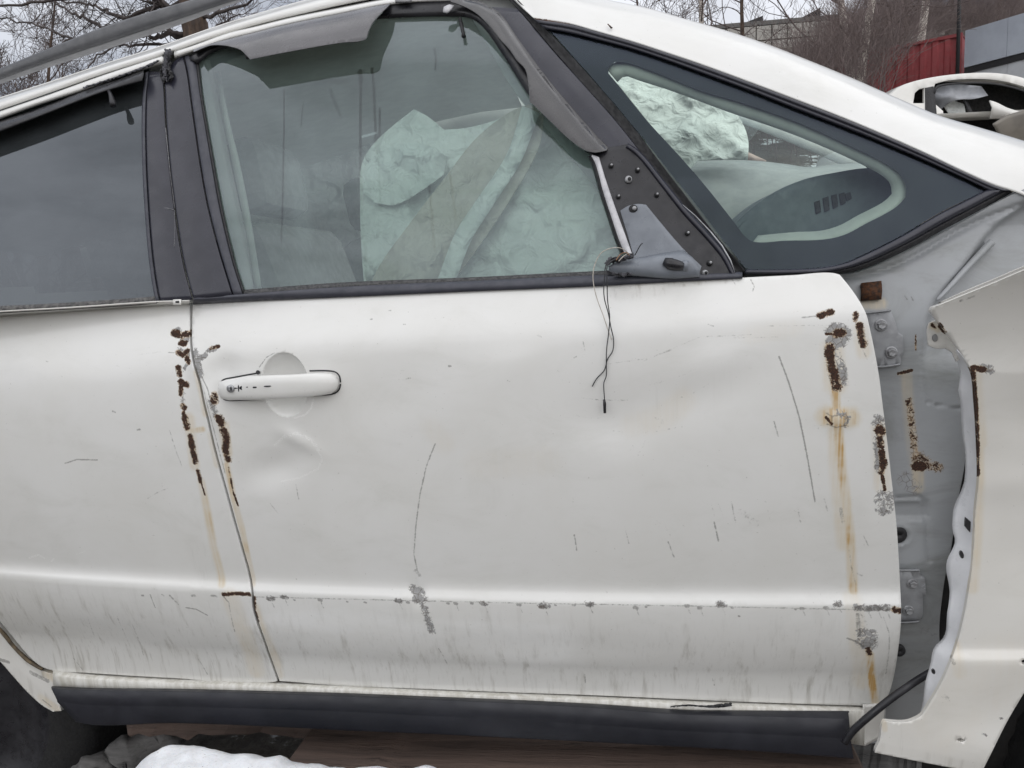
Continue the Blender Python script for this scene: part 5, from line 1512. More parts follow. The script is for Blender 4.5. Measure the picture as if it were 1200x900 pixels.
loft('pillar_garnish', [([(505, -10), (545, 8), (566, 44), (604, 108), (660, 172), (715, 240), (760, 300), (785, 330)], GR(.05)), ([(620, -14), (650, 14), (690, 60), (730, 106), (770, 156), (810, 206), (850, 258), (880, 300)], GR(.06))], M_DASHL, car, 30, .004)
# far-side curtain bag and headliner
fo3 = folds(13, 50, .03, .03, .2, (-1.6, .7, .98, 1.55))
xs = np.linspace(-1.8, .55, 60)
loft3('curtain_airbag', [np.c_[xs, 1.56 - .25 * (z - 1.0) + fo3(xs, z + 0 * xs), .96 + (np.minimum(1.5, np.where(xs > -.1, np.interp(xs, e_ws[:, 0], e_ws[:, 2]) - .02, roofz(xs) - .03)) - .96) * (z - .96) / .54] for z in np.linspace(.96, 1.50, 16)], M_CLOTH, car)
loft3('headliner', [np.array([[x, y, float(roofz(x)) - .05 + .03 * math.sin(math.pi * (y - .35) / 1.06)] for x in np.linspace(-1.95, -.12, 14)]) for y in np.linspace(.36, 1.4, 8)], M_GARN, car, flipn=True)


def seat(x, y):
    root = empty('seat', (x, y, .33))
    root.parent = car
    root.location = Vector((x, y, .33)) - Vector(car.location)
    box('cushion', (x - .25, y - .25, .38), (x + .27, y + .25, .58), M_SEAT, root, bev=.05)
    box('backrest', (-.07, -.25, 0), (.07, .25, .62), M_SEAT, root, Matrix.Translation((x - .24, y, .55)) @ Matrix.Rotation(R(-18), 4, 'Y'), .05)
    box('headrest', (-.05, -.13, 0), (.05, .13, .17), M_SEAT, root, Matrix.Translation((x - .43, y, 1.17)) @ Matrix.Rotation(R(-10), 4, 'Y'), .04)


seat(-.18, .50)
seat(-.18, 1.26)
box('rear_bench', (-1.35, .2, .36), (-.85, 1.55, .62), M_SEAT, car, bev=.05)
# dashboard: near end cap, long body, light top
dash_o = [(852, 276), (862, 262), (880, 245), (905, 227), (940, 211), (980, 202), (1015, 197), (1045, 199), (1066, 214), (1085, 250), (1060, 300), (980, 325), (880, 325), (850, 300)]
YD = .185
dashc = P(resample(dash_o, 4), flat(YD))
rowsd = [dashc]
cc = dashc.mean(0)
rowsd = [np.vstack([d, d[:1]]) for d in ((dashc - cc) * np.array([.93, 1, .9]) + cc, dashc + np.array([0, .012, 0]), dashc + np.array([0, .35, 0]), dashc + np.array([-.02, 1.2, -.01]))]
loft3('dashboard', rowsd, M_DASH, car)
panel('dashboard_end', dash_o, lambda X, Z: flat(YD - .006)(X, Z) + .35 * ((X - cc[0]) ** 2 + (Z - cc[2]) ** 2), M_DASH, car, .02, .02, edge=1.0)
for i, (x, y, w_) in enumerate([(958, 243.5, 7.5), (968, 240, 8.5), (978, 236.5, 8), (987, 233.5, 7), (994, 231, 4.5)]):
    panel('air_vent_slot', [(x - 3.4, y - w_ + 1), (x + 2.6, y - w_ - 1), (x + 4, y + w_ - 3), (x - 1.4, y + w_)], lambda X, Z: flat(YD - .0085)(X, Z) + .35 * ((X - cc[0]) ** 2 + (Z - cc[2]) ** 2), M_RUB, car, .05, .001, step=3, edge=0)
dt = [(800, 186), (850, 187), (880, 188), (920, 192), (945, 196), (975, 193), (1005, 191), (1030, 205), (1030, 280), (850, 290), (790, 260)]
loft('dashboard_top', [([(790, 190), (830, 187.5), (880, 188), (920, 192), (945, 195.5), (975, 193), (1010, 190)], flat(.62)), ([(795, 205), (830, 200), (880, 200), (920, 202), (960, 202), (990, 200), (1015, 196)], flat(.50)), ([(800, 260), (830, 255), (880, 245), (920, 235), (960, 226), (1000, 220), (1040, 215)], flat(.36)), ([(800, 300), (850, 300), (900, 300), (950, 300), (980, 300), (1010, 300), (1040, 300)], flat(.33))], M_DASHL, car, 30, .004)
# garnish round the quarter window, inside the glass
gi = [(882, 284), (930, 283), (970, 281), (992, 275), (1015, 263), (1053, 242), (1063, 230), (1062, 216), (1050, 200), (1036, 191), (1000, 172), (933, 142), (860, 117), (790, 93), (740, 74), (722, 71), (711, 80)]
go = [(888, 276), (930, 272), (964, 270), (984, 264), (1004, 253), (1036, 236), (1045, 228), (1044, 215), (1034, 206), (1018, 197), (985, 181), (925, 156), (850, 130), (785, 106), (742, 92), (732, 88), (724, 96)]
loft('window_garnish', [(shiftx(gi, 0, 0), GR(.012)), (lerpc(gi, go, .5), GR(.018)), (go, GR(.026)), (go, GR(.045))], M_GARN, qwin, 70, .002)
fo5a, fo5b = folds(15, 30, .016, .02, .08, (.25, .6, 1.05, 1.4)), folds(17, 50, .007, .008, .05, (.2, .6, 1.05, 1.4))
fo5c = folds(19, 30, .004, .012, .09, (.2, .6, 1.05, 1.4), sharp=True)
fo5 = lambda X, Z: fo5a(X, Z) + fo5b(X, Z) + fo5c(X, Z)
panel('steering_airbag', [(690, 60), (730, 80), (770, 92), (800, 103), (845, 121), (860, 130), (871, 146), (877, 165), (876.5, 187), (840, 187), (818, 188), (806, 202), (802, 225), (780, 225), (740, 200), (690, 120)], lambda X, Z: .36 + .62 * (Z - 1.06) + fo5(X, Z), M_CLOTH, car, .010, .004)
tube('far_pillar', [Vector(P([p], flat(1.55))[0]) for p in ((840, 124), (868, 137), (930, 161), (1004, 193))], [.018, .018, .02, .02], M_GARN, car, 8)
loft('pink_view_patch', [([(872, 176), (898, 188)], flat(.7)), ([(872, 190), (898, 190)], flat(.7))], simple('pink_view_colour', (.65, .5, .45), (.6, .45, .4), 10, .8), car, 3, .002)  # added pink sheet standing in for the clear view past the airbag

# ------------------------------------------------------------------ under the car: timber, log, snow
def wood(name, c0, c1):
    m = Mat(name)
    g = m.noise(14, 6, 0.65, stretch=(.10, 1.6, 1.6), dist=.8)
    f = m.noise(120, 5, 0.7, stretch=(.08, 1, 1))
    c = m.mix(m.rng(g, .3, .7), c0, c1)
    c = m.mix(m.rng(f, .55, .75), c, tuple(x * .35 for x in c1))
    m.set(base=c, rough=.85)
    m.bump(f, .6, .004)
    return m.m


M_WOODB = wood('brown_wet_timber', (.15, .105, .085), (.075, .055, .047))
M_WOODG = wood('grey_weathered_timber', (.17, .165, .16), (.06, .058, .056))


def rough_beam(name, lo, hi, mat, rotz, label, seed, loc, cat='timber', group=None):
    bm = bmesh.new()
    box_data(bm, lo, hi)
    bmesh.ops.subdivide_edges(bm, edges=[e for e in bm.edges if abs(e.verts[0].co.x - e.verts[1].co.x) > .1], cuts=24)
    r = np.random.default_rng(seed)
    for v in bm.verts:
        v.co += Vector(r.normal(0, .0015, 3)) + Vector((0, .006 * math.sin(v.co.x * 7 + seed), .004 * math.sin(v.co.x * 5)))
    bmesh.ops.bevel(bm, geom=[e for e in bm.edges if e.calc_face_angle(0) > 1.0], offset=.006, segments=1, affect='EDGES')
    bmesh.ops.transform(bm, matrix=Matrix.Translation(loc) @ Matrix.Rotation(rotz, 4, 'Z'), verts=bm.verts)
    me = bpy.data.meshes.new(name)
    bm.to_mesh(me); bm.free()
    return tag(link(name, me, mat), label, cat, group)


rough_beam('wooden_plank', (-.45, -.09, 0), (.62, .09, .045), M_WOODB, R(-1.0), 'reddish brown plank lying beneath the middle of the side skirt', 1, (-.02, .105, .062))
rough_beam('wooden_plank', (-.36, -.11, 0), (.30, .11, .05), M_WOODB, R(2.0), 'dark brown board lying beneath the rear of the side skirt', 2, (-.52, .25, .075))
rough_beam('wooden_plank', (-.3, -.07, -.29), (.3, .07, .06), M_WOODG, R(84), 'upright grey timber block under the rear end of the brown plank', 3, (-.36, .28, 0.002))
rough_beam('wooden_plank', (-.3, -.07, -.29), (.3, .07, .06), M_WOODG, R(93), 'upright grey timber block under the front end of the brown plank', 4, (.40, .27, 0))
rough_beam('wooden_plank', (-.16, -.12, -.29), (.16, .12, .06), M_WOODG, R(-20), 'charred dark block lying below the front end of the skirt', 5, (.58, .22, 0))
c0, c1 = at(96, 915, .13), at(215, 846, .24)
pts = np.array([c0 + (c1 - c0) * t for t in np.linspace(-.35, 1.15, 30)])
r = np.random.default_rng(8)
V, F = [], []
tube_data(pts + r.normal(0, .003, pts.shape), .036 + .006 * np.sin(np.arange(30) * .9), 14, V, F)
V = [v + r.normal(0, .002, 3) for v in V]
tag(link('weathered_log', mesh_from(V, F), M_WOODG), 'grey weathered log leaning under the skirt beside the tyre', 'log')
# frayed grey sacking beside the log
M_SACK = simple('grey_sacking', (.13, .128, .125), (.05, .05, .05), 90, .95, bump=.9, bscale=240, stretch=(1, 1, .3))
fs = folds(31, 24, .03, .012, .06, (-1.0, -.6, .1, .35))
sk_o = [(96, 905), (104, 862), (110, 850), (180, 842), (200, 850), (215, 905)]
so_ = panel('sacking', sk_o, lambda X, Z: .27 + .3 * (.3 - Z) + fs(X, Z), M_SACK, None, .012, .004)
tag(so_, 'frayed grey sacking stuffed behind the leaning log', 'sacking')


def snow():
    m = Mat('old_snow')
    f = m.noise(30, 6, .6)
    m.set(base=m.mix(m.rng(f, .4, .75), m.mix(m.rng(m.noise(240, 3, .6), .66, .72), (.82, .84, .87), (.34, .32, .30)), (.66, .67, .69)), rough=.7)
    m.b.inputs['Subsurface Weight'].default_value = .3
    m.b.inputs['Subsurface Radius'].default_value = (.02, .025, .03)
    m.bump(m.noise(160, 6, .7), .5, .006)
    # crest traced along the photograph, heap standing in front of the skirt
    top = resample([(60, 1120), (125, 960), (148, 905), (156, 888), (166, 876), (182, 869), (200, 868), (222, 869), (240, 874), (262, 877), (285, 880), (300, 883), (312, 880), (322, 877), (332, 883), (345, 888), (372, 890), (400, 893), (440, 894), (475, 895), (500, 896), (514, 905), (545, 960), (620, 1120)], 3, closed=False)
    Y0 = -.075
    T = P(top, flat(Y0))
    r = np.random.default_rng(4)
    xs_ = np.arange(T[:, 0].min(), T[:, 0].max() + .05, .006)
    ys_ = np.arange(Y0 - .42, Y0 + .13, .006)
    gx, gy = np.meshgrid(xs_, ys_)
    o_ = np.argsort(T[:, 0])
    T[:, 2] = np.maximum(T[:, 2], -.28)
    cr = np.interp(xs_, T[o_, 0], T[o_, 2]) + .28
    ker = np.hanning(41); ker /= ker.sum()
    crs = np.convolve(np.pad(cr, 20, mode='edge'), ker, 'valid')
    t = np.clip((Y0 - gy) / .42, 0, 1)
    base_ = cr[None] * np.exp(-(t / .06) ** 2) + crs[None] * (1 - np.exp(-(t / .06) ** 2))
    prof_ = np.where(gy > Y0, np.sqrt(np.clip(1 - ((gy - Y0) / .12) ** 2, 0, 1)), 1 - t ** 1.7)
    nz = 0
    for k in range(60):
        f_ = 10 * 1.075 ** k
        a_ = r.uniform(0, 6.28)
        nz = nz + (.028 / f_) * np.sin(f_ * (gx * math.cos(a_) + gy * math.sin(a_)) * 2 + r.uniform(0, 6.28))
    zz = base_ * prof_ + nz * np.clip(base_ * prof_ / .03, 0, 1) - .295
    V = np.c_[gx.ravel(), gy.ravel(), zz.ravel()]
    nx = len(xs_)
    F = [(j * nx + i, j * nx + i + 1, (j + 1) * nx + i + 1, (j + 1) * nx + i) for j in range(len(ys_) - 1) for i in range(nx - 1)]
    o = link('snow_heap', mesh_from(V, F), m.m)
    return tag(o, 'small heap of old white snow in front of the side skirt', 'snow heap')


snow()

# ------------------------------------------------------------------ trees
M_BARK = simple('brown_bark', (.11, .075, .055), (.045, .032, .026), 18, .9, bump=.8, bscale=40, bdist=.02, stretch=(1, 1, .3))
M_TWIG = simple('twig_bark', (.085, .070, .066), (.05, .042, .042), 12, .9)
M_BRUSH = simple('brushwood_bark', (.21, .165, .155), (.14, .112, .108), 3, .9)
M_TWIGR = simple('reddish_twigs', (.135, .105, .098), (.085, .067, .064), 12, .9)


def birch_mat():
    m = Mat('birch_bark')
    b = m.noise(16, 5, .7, stretch=(1, 1, 3.2))
    m.set(base=m.mix(m.rng(b, .50, .62), (.55, .50, .45), (.07, .055, .048)), rough=.8)
    return m.m


M_BIRCH = birch_mat()


def branchy(V, F, p, d, L, r, depth, rg, sides, up=.12, wig=.16, kids=(3, 5), spread=.75, minr=.0012, kill=None):
    n = max(4, int(5 + 3 * (depth > 1)))
    pts = [np.array(p)]
    dd = np.array(d, float)
    for i in range(n):
        dd = dd + rg.normal(0, wig, 3) + np.array([0, 0, up])
        dd /= np.linalg.norm(dd)
        pts.append(pts[-1] + dd * L / n)
    rad = np.linspace(r, max(minr, r * .35), n + 1)
    tube_data(pts, rad, sides if r > .012 else 3, V, F, cap=False)
    if depth <= 0:
        return
    k = rg.integers(kids[0], kids[1] + 1)
    for i in range(k):
        t = rg.uniform(.25, 1.0)
        j = min(n - 1, int(t * n))
        tp = pts[j] + (pts[j + 1] - pts[j]) * (t * n - j)
        ax = pts[j + 1] - pts[j]
        ax /= np.linalg.norm(ax)
        q = rg.normal(0, 1, 3)
        q -= ax * (q @ ax)
        q /= np.linalg.norm(q)
        nd = ax * (1 - .35 * spread) + q * spread
        nd /= np.linalg.norm(nd)
        branchy(V, F, tp, nd, L * rg.uniform(.45, .68), max(minr, rad[j] * rg.uniform(.45, .65)), depth - 1, rg, sides, up, wig, kids, spread, minr)


def tree(name, base, H, r0, seed, bark, twig, label, cat='tree', group=None, lean=(0, 0), first=.25, limbs=14, depth=3, limbL=.33, up=.10, stems=1, spread=.75, minr=.002, wig=.14):
    rg = np.random.default_rng(seed)
    root = empty(name, base)
    VT, FT, VC, FC = [], [], [], []
    base = np.array(base, float)
    for s in range(stems):
        p = base + (rg.normal(0, .12, 3) * np.array([1, 1, 0]) if stems > 1 else 0)
        p[2] = base[2] - .1
        dd = np.array([lean[0], lean[1], 1.0]) + (rg.normal(0, .14, 3) * np.array([1, 1, 0]) if stems > 1 else 0)
        n = 14
        pts = [p]
        dd /= np.linalg.norm(dd)
        h = H * (1 if s == 0 else rg.uniform(.7, 1))
        for i in range(n):
            dd = dd + rg.normal(0, .035, 3) + np.array([0, 0, .02])
            dd /= np.linalg.norm(dd)
            pts.append(pts[-1] + dd * h / n)
        rad = r0 * (1 - np.linspace(0, 1, n + 1) ** 1.2 * .88)
        rad[0] *= 1.35
        tube_data(pts, rad, 10, VT, FT)
        for i in range(limbs):
            t = first + (1 - first) * (i + rg.random()) / limbs
            j = min(n - 1, int(t * n))
            tp = pts[j] + (pts[j + 1] - pts[j]) * (t * n - j)
            a = rg.uniform(0, 2 * math.pi)
            nd = np.array([math.cos(a), math.sin(a), rg.uniform(.25, .9)])
            branchy(VC, FC, tp, nd / np.linalg.norm(nd), h * limbL * (1.15 - .75 * t) * rg.uniform(.7, 1.2), rad[j] * rg.uniform(.28, .45), depth - 1, rg, 5, up, wig, (3, 5), spread, minr)
    link('trunk', mesh_from(VT, FT), bark, root)
    link('crown', mesh_from(VC, FC), twig, root)
    return tag(root, label, cat, group)


def gpt(px, py, Y):
    """ground point straight below the place seen at that pixel at depth Y"""
    q = at(px, py, Y)
    return (q.x, Y, float(hgt(q.x, Y)))


# the thick tree behind the roof, limbs read off the photograph and continued with random twigs
def big_tree():
    D = 6.4
    rg = np.random.default_rng(21)
    b = gpt(231, 40, D)
    root = empty('bare_tree', b)
    V, F = [], []
    tr = [np.array(b) + np.array([.05, 0, -.1]), np.array(b) + np.array([.0, 0, 1.2])] + [np.array(at(*p, D)) for p in ((232, 60), (226, 20), (222, -20), (214, -120), (205, -260))]
    tr = smooth3(tr, 5)
    tube_data(tr, np.interp(np.arange(len(tr)), [0, 4, 12, 20, len(tr)], [.19, .135, .12, .12, .07]), 14, V, F)
    V = [v + rg.normal(0, .006, 3) for v in V]
    link('trunk', mesh_from(V, F), M_BARK, root)
    V, F = [], []
    limbs = [([(222, 46), (205, 40), (190, 41), (172, 42.5), (150, 46), (128, 55), (96, 64)], .030), ([(220, 52), (200, 52), (182, 52), (150, 53), (122, 55), (90, 50)], .022), ([(222, 42), (206, 38), (196, 34), (184, 22), (170, 5)], .022), ([(222, 24), (190, 5), (165, -12), (120, -30)], .040),
             ([(190, 5), (172, -2), (150, -10)], .02), ([(218, 6), (180, 8), (150, 22), (128, 14), (112, 8), (96, 4), (60, -4)], .026), ([(216, 0), (160, 32), (120, 30), (98, 21), (84, 15), (66, 3), (50, -8)], .024), ([(218, 22), (160, 42), (118, 50), (82, 45), (66, 38), (50, 32), (24, 26), (0, 20), (-40, 14)], .019),
             ([(150, 46), (120, 62), (100, 80), (84, 92)], .012), ([(236, 20), (262, 14), (290, 2), (320, -12)], .022), ([(234, 40), (252, 34), (268, 22), (282, 18)], .012), ([(82, 45), (60, 62), (40, 86), (20, 98)], .010), ([(216, -30), (150, -24), (90, -6), (40, 4), (-20, 8)], .03), ([(216, -60), (140, -50), (60, -30), (-30, -10)], .03), ([(240, -20), (300, -30), (360, -20), (400, -6)], .025)]
    for ln, r in limbs:
        dz = rg.uniform(-.9, .9)
        p3 = smooth3([np.array(at(x, y, D + dz * i / max(1, len(ln) - 1))) for i, (x, y) in enumerate(ln)], 4)
        p3 = p3 + rg.normal(0, .012, p3.shape)
        rad = np.linspace(r, r * .3, len(p3))
        tube_data(p3, rad, 6, V, F, cap=False)
        for j in range(2, len(p3) - 1, 1):
            for _ in range(1):
                if rg.random() < .62:
                    ax = p3[j + 1] - p3[j]
                    ax /= np.linalg.norm(ax)
                    q = rg.normal(0, 1, 3); q -= ax * (q @ ax); q /= np.linalg.norm(q)
                    nd = ax * .75 + q * .7
                    branchy(V, F, p3[j], nd / np.linalg.norm(nd), rg.uniform(.2, .7), max(.003, rad[j] * .36), 2, rg, 4, .03, .2, (2, 4), .75, .0016)
    link('crown', mesh_from(V, F), M_TWIG, root)
    return tag(root, 'thick brown bare tree standing right behind the white car roof', 'tree')


big_tree()
GB = 'bare birches on the hillside'
tree('birch_tree', gpt(1012, 80, 17.5), 9.5, .10, 41, M_BIRCH, M_TWIGR, 'pale birch with two stems beside the red container', lean=(-.02, 0), limbs=20, depth=4, first=.12, stems=2, minr=.004)
tree('birch_tree', gpt(1076, 60, 27), 12, .13, 42, M_BIRCH, M_TWIGR, 'slender birch rising behind the red container', lean=(.02, 0), limbs=18, depth=4, first=.2, minr=.005)
tree('birch_tree', gpt(822, 30, 17), 8, .07, 43, M_BIRCH, M_TWIGR, 'thin birch standing before the concrete building', limbs=16, depth=4, first=.2, minr=.004)
tree('alder_tree', gpt(1055, 60, 30), 11, .17, 44, M_BARK, M_TWIGR, 'dark thick-stemmed tree between two pale birches', limbs=20, depth=4, first=.15, minr=.005)
lab = ['spindly bare tree leaning over the concrete building', 'bare tree in the thicket left of the double birch', 'bare branching tree on the slope behind the double birch', 'slim bare tree standing behind the shed roof', 'bare tree above the corrugated container roof', 'thin bare sapling standing nearest the white windscreen pillar']
for i, (x, Y, H, r0) in enumerate([(880, 20, 7.5, .06), (985, 24, 9, .08), (1035, 32, 11, .10), (1168, 34, 12, .10), (1105, 36, 11, .10), (768, 15, 5.6, .04)]):
    tree('bare_tree', gpt(x, 60, Y), H, r0, 60 + i, M_BARK, M_TWIGR, lab[i], limbs=16, depth=4, first=.15, minr=.0045, lean=(rng.normal(0, .06), 0))
# far left: shrubs and trees seen under and above the roof rail
for i, (x, Y, H, r0, l) in enumerate([(8, 9.5, 6.0, .05, 'multi-stemmed bare shrub beyond the rear of the roof rail'), (38, 14, 6.0, .05, 'small bare tree seen under the roof rail'), (80, 20, 7.0, .06, 'distant bare tree seen between the roof rail and roof'), (-20, 12, 7, .07, 'bare tree at the far rear of the white car'), (300, 16, 6.4, .06, 'bare tree standing over the front end of the roof rail'), (268, 12, 5.5, .035, 'thin upright sapling right of the thick tree trunk')]):
    tree('bare_shrub' if i == 0 else 'bare_tree', gpt(x, 80, Y), H, r0, 80 + i, M_BARK, M_TWIGR, l, 'shrub' if i == 0 else 'tree', stems=4 if i == 0 else 1, limbs=16, depth=4, first=.1, minr=.003)


# brushwood covering the slope: one mass
def brush():
    rg = np.random.default_rng(99)
    temps = []
    for k in range(14):
        V, F = [], []
        d = np.array([rg.normal(0, .15), rg.normal(0, .15), 1])
        branchy(V, F, np.zeros(3), d / np.linalg.norm(d), 1.0, .0055, 3, rg, 3, .06, .10, (3, 5), .55, .0015)
        temps.append((np.array(V), np.array(F)))
    VV, FF_, nb = [], [], 0
    for i in range(1500):
        x = rg.uniform(850, 1240) if i % 6 else rg.uniform(-60, 330)
        Y = rg.uniform(13, 46) if x > 400 else rg.uniform(30, 60)
        if x > 1035 and Y < 28.5:
            continue
        q = at(x, 60, Y)
        z = float(hgt(q.x, Y))
        H = rg.uniform(1.4, 3.4)
        if x > 400:
            # tops stay under the skyline the photograph shows
            lim = at(x, float(np.interp(x, [850, 930, 985, 1015, 1240], [110, 84, 54, 24, 6])), Y).z
            H = min(H, lim - z)
            if H < .6:
                continue
        V, F = temps[rg.integers(14)]
        a = rg.uniform(0, 6.28)
        Rm = np.array([[math.cos(a), -math.sin(a), 0], [math.sin(a), math.cos(a), 0], [0, 0, 1]])
        VV.append((V * np.array([1.1, 1.1, 1])) @ Rm.T * H + np.array([q.x, Y, z - .05]))
        FF_.append(F + nb)
        nb += len(V)
    return tag(link('brushwood', mesh_from(np.concatenate(VV), np.concatenate(FF_).tolist()), M_BRUSH), 'dense reddish brown brushwood covering the hillside', 'brushwood', kind='stuff')


brush()


# ------------------------------------------------------------------ container, shed, building, pole
def dirv(a, b):
    v = (b - a); v.z = 0
    return v.normalized()


M_RED = simple('faded_red_paint', (.30, .05, .055), (.22, .042, .045), 3, .65, bump=.05)
M_SHED = simple('blue_grey_sheet_metal', (.44, .48, .54), (.38, .41, .47), 2, .55, bump=.05)
M_SHEDL = simple('pale_grey_sheet_metal', (.55, .57, .60), (.46, .48, .50), 2, .55, bump=.05)
M_RUSTP = simple('rusty_post', (.25, .12, .06), (.12, .06, .04), 12, .9, bump=.3)
M_CONC = simple('pale_concrete', (.40, .385, .355), (.31, .30, .28), 1.5, .85, bump=.3, bscale=6, bdist=.05)


def level(px, py, z):
    """point seen at the pixel, lying at height z"""
    d = rays([(px, py)])[0]
    t = (z - CAM[2]) / d[2]
    return Vector(CAM + t * d)


ca = at(1128, 38, 20.5)
cb = level(1061, 51, ca.z)
dv = dirv(ca, cb)
if (cb - ca).length < 5.9: cb = ca + dv * 6.0
nv = Vector((dv.y, -dv.x, 0))
if nv.y > 0: nv = -nv                       # towards the camera
Lc, Hc = 6.06, 2.59
cont = tag(empty('shipping_container', (ca.x, ca.y, ca.z - Hc)), 'faded red corrugated shipping container on the slope', 'container')
rows_b, rows_t = [], []
u = 0
prof = []
while u < Lc:
    for du, dd in ((0, 0), (.10, 0), (.14, .036), (.24, .036), (.28, 0)):
        if u + du <= Lc: prof.append((u + du, dd))
    u += .28
lo_, hi_ = ca.z - Hc + .15, ca.z - .08
rws = [np.array([list(ca + dv * a_ - nv * (.02 + b_))[:2] + [z] for a_, b_ in prof]) for z in (lo_, hi_)]
loft3('side_panel', rws, M_RED, cont, .002, smooth=False)


def beam(name, a, b, up, outv, w_, h_, mat, parent):
    """box along a->b; h_ along up, w_ along -outv"""
    d = (b - a).normalized()
    c = [a, a + up * h_, a + up * h_ - outv * w_, a - outv * w_]
    V = [list(p) for p in c] + [list(p + (b - a)) for p in c]
    me = mesh_from(V, [(0, 1, 2, 3), (7, 6, 5, 4), (0, 4, 5, 1), (1, 5, 6, 2), (2, 6, 7, 3), (3, 7, 4, 0)], False)
    return link(name, me, mat, parent)


UP = Vector((0, 0, 1))
bz = Vector((ca.x, ca.y, ca.z))
beam('top_rail', bz - UP * .08, bz - UP * .08 + dv * Lc, UP, nv, .08, .08, M_RED, cont)
beam('bottom_rail', bz - UP * Hc, bz - UP * Hc + dv * Lc, UP, nv, .12, .16, M_RED, cont)
for t in (0, Lc - .12):
    beam('corner_post', bz - UP * Hc + dv * t + nv * .003, bz - UP * Hc + dv * (t + .12) + nv * .003, UP, nv, .12, Hc + .004, M_RED, cont)
beam('roof', bz - UP * .05 - nv * .09, bz - UP * .05 - nv * .09 + dv * Lc, UP, nv, 2.3, .03, M_RED, cont)
beam('end_wall', bz - UP * (Hc - .05) - nv * .13 + dv * .01, bz - UP * (Hc - .05) - nv * .13 + dv * .06, UP, nv, 2.2, Hc - .12, M_RED, cont)
beam('end_wall', bz - UP * (Hc - .05) - nv * .13 + dv * (Lc - .06), bz - UP * (Hc - .05) - nv * .13 + dv * (Lc - .01), UP, nv, 2.2, Hc - .12, M_RED, cont)

sa = at(1131, 36, 19.6)
sb = level(1240, 3, sa.z)
sv = dirv(sa, sb)
sn = Vector((sv.y, -sv.x, 0))
if sn.y > 0: sn = -sn
Ls = 9.0
shed = tag(empty('metal_shed', (sa.x, sa.y, sa.z - 3.0)), 'blue grey sheet metal shed with a dark beam beside the container', 'shed')
sa0 = sa - UP * 3.0
rib = lambda n_, w_: [(i * w_ / 2, .0 if i % 2 else .018) for i in range(n_)]
for k in range(9):
    a_ = sa + sv * (k * 1.0) - UP * .85
    beam('fascia_panel', a_ + sv * .004, a_ + sv * .996, UP, sn, .03, .85, M_SHED, shed)
    a_ = sa + sv * (k * 1.0) - UP * 3.0 - sn * .05
    beam('wall_panel', a_ + sv * .004, a_ + sv * .996, UP, sn, .03, 2.02, M_SHEDL, shed)
beam('lintel_beam', sa - UP * 1.0 - sn * .02, sa - UP * 1.0 - sn * .02 + sv * Ls, UP, sn, .08, .146, M_RUB, shed)
for t in (2.35, 5.2):
    beam('rusty_post', sa - UP * 3.0 + sv * t, sa - UP * 3.0 + sv * (t + .09), UP, sn, .05, 1.99, M_RUSTP, shed)
beam('roof', sa - UP * .02 - sn * .04, sa - UP * .02 - sn * .04 + sv * Ls, UP, sn, 5, .03, M_SHED, shed)
beam('side_wall', sa - UP * 3.0 - sn * .1, sa - UP * 3.0 - sn * .1 + sv * .03, UP, sn, 4.8, 2.95, M_SHEDL, shed)

pb = at(1125, 20, 18.5)
tag(tube('utility_pole', [(pb.x, pb.y, float(hgt(pb.x, pb.y)) - .2), (pb.x - .05, pb.y, pb.z + 2.5)], [.045, .035], M_RUB, None, 8), 'thin dark pole standing at the corner of the container', 'pole')

bl0 = at(850, 33, 55)
br0 = level(985, 36, bl0.z)
br0.y = 58
bld = tag(empty('concrete_building', (bl0.x, 56, bl0.z - 7)), 'pale concrete block building among trees on the hilltop', 'building')
W_ = 15.0
bx0 = bl0.x - 1
zb_ = bl0.z
box('wall', (bx0, 55.2, zb_ - 9), (bx0 + W_, 66, zb_), M_CONC, bld)
box('cornice', (bx0 - .1, 55.0, zb_), (bx0 + W_ + .1, 66.1, zb_ + .28), simple('dark_cornice', (.16, .15, .14), (.1, .1, .1), 3, .9), bld)
for j in range(4):
    for i in range(15):
        box('concrete_block', (bx0 + .05 + i * 1.0, 55.0, zb_ - .95 - j * .98), (bx0 + .97 + i * 1.0, 55.25, zb_ - .05 - j * .98), M_CONC, bld, bev=.02)
for i, (dx, w_, h_) in enumerate([(1.2, 2.6, .9), (5.4, 2.2, 1.1), (8.6, 3.0, .7), (12.6, 1.6, .9)]):
    V = [(bx0 + dx, 57, zb_ + .28), (bx0 + dx + w_, 57, zb_ + .28), (bx0 + dx + w_, 57, zb_ + .28 + h_), (bx0 + dx, 57, zb_ + .4)]
    V += [(x, y + 3, z) for x, y, z in V]
    link('roof_shed', mesh_from(V, [(0, 1, 2, 3), (7, 6, 5, 4), (0, 4, 5, 1), (1, 5, 6, 2), (2, 6, 7, 3), (3, 7, 4, 0)], False), M_RUB, bld)


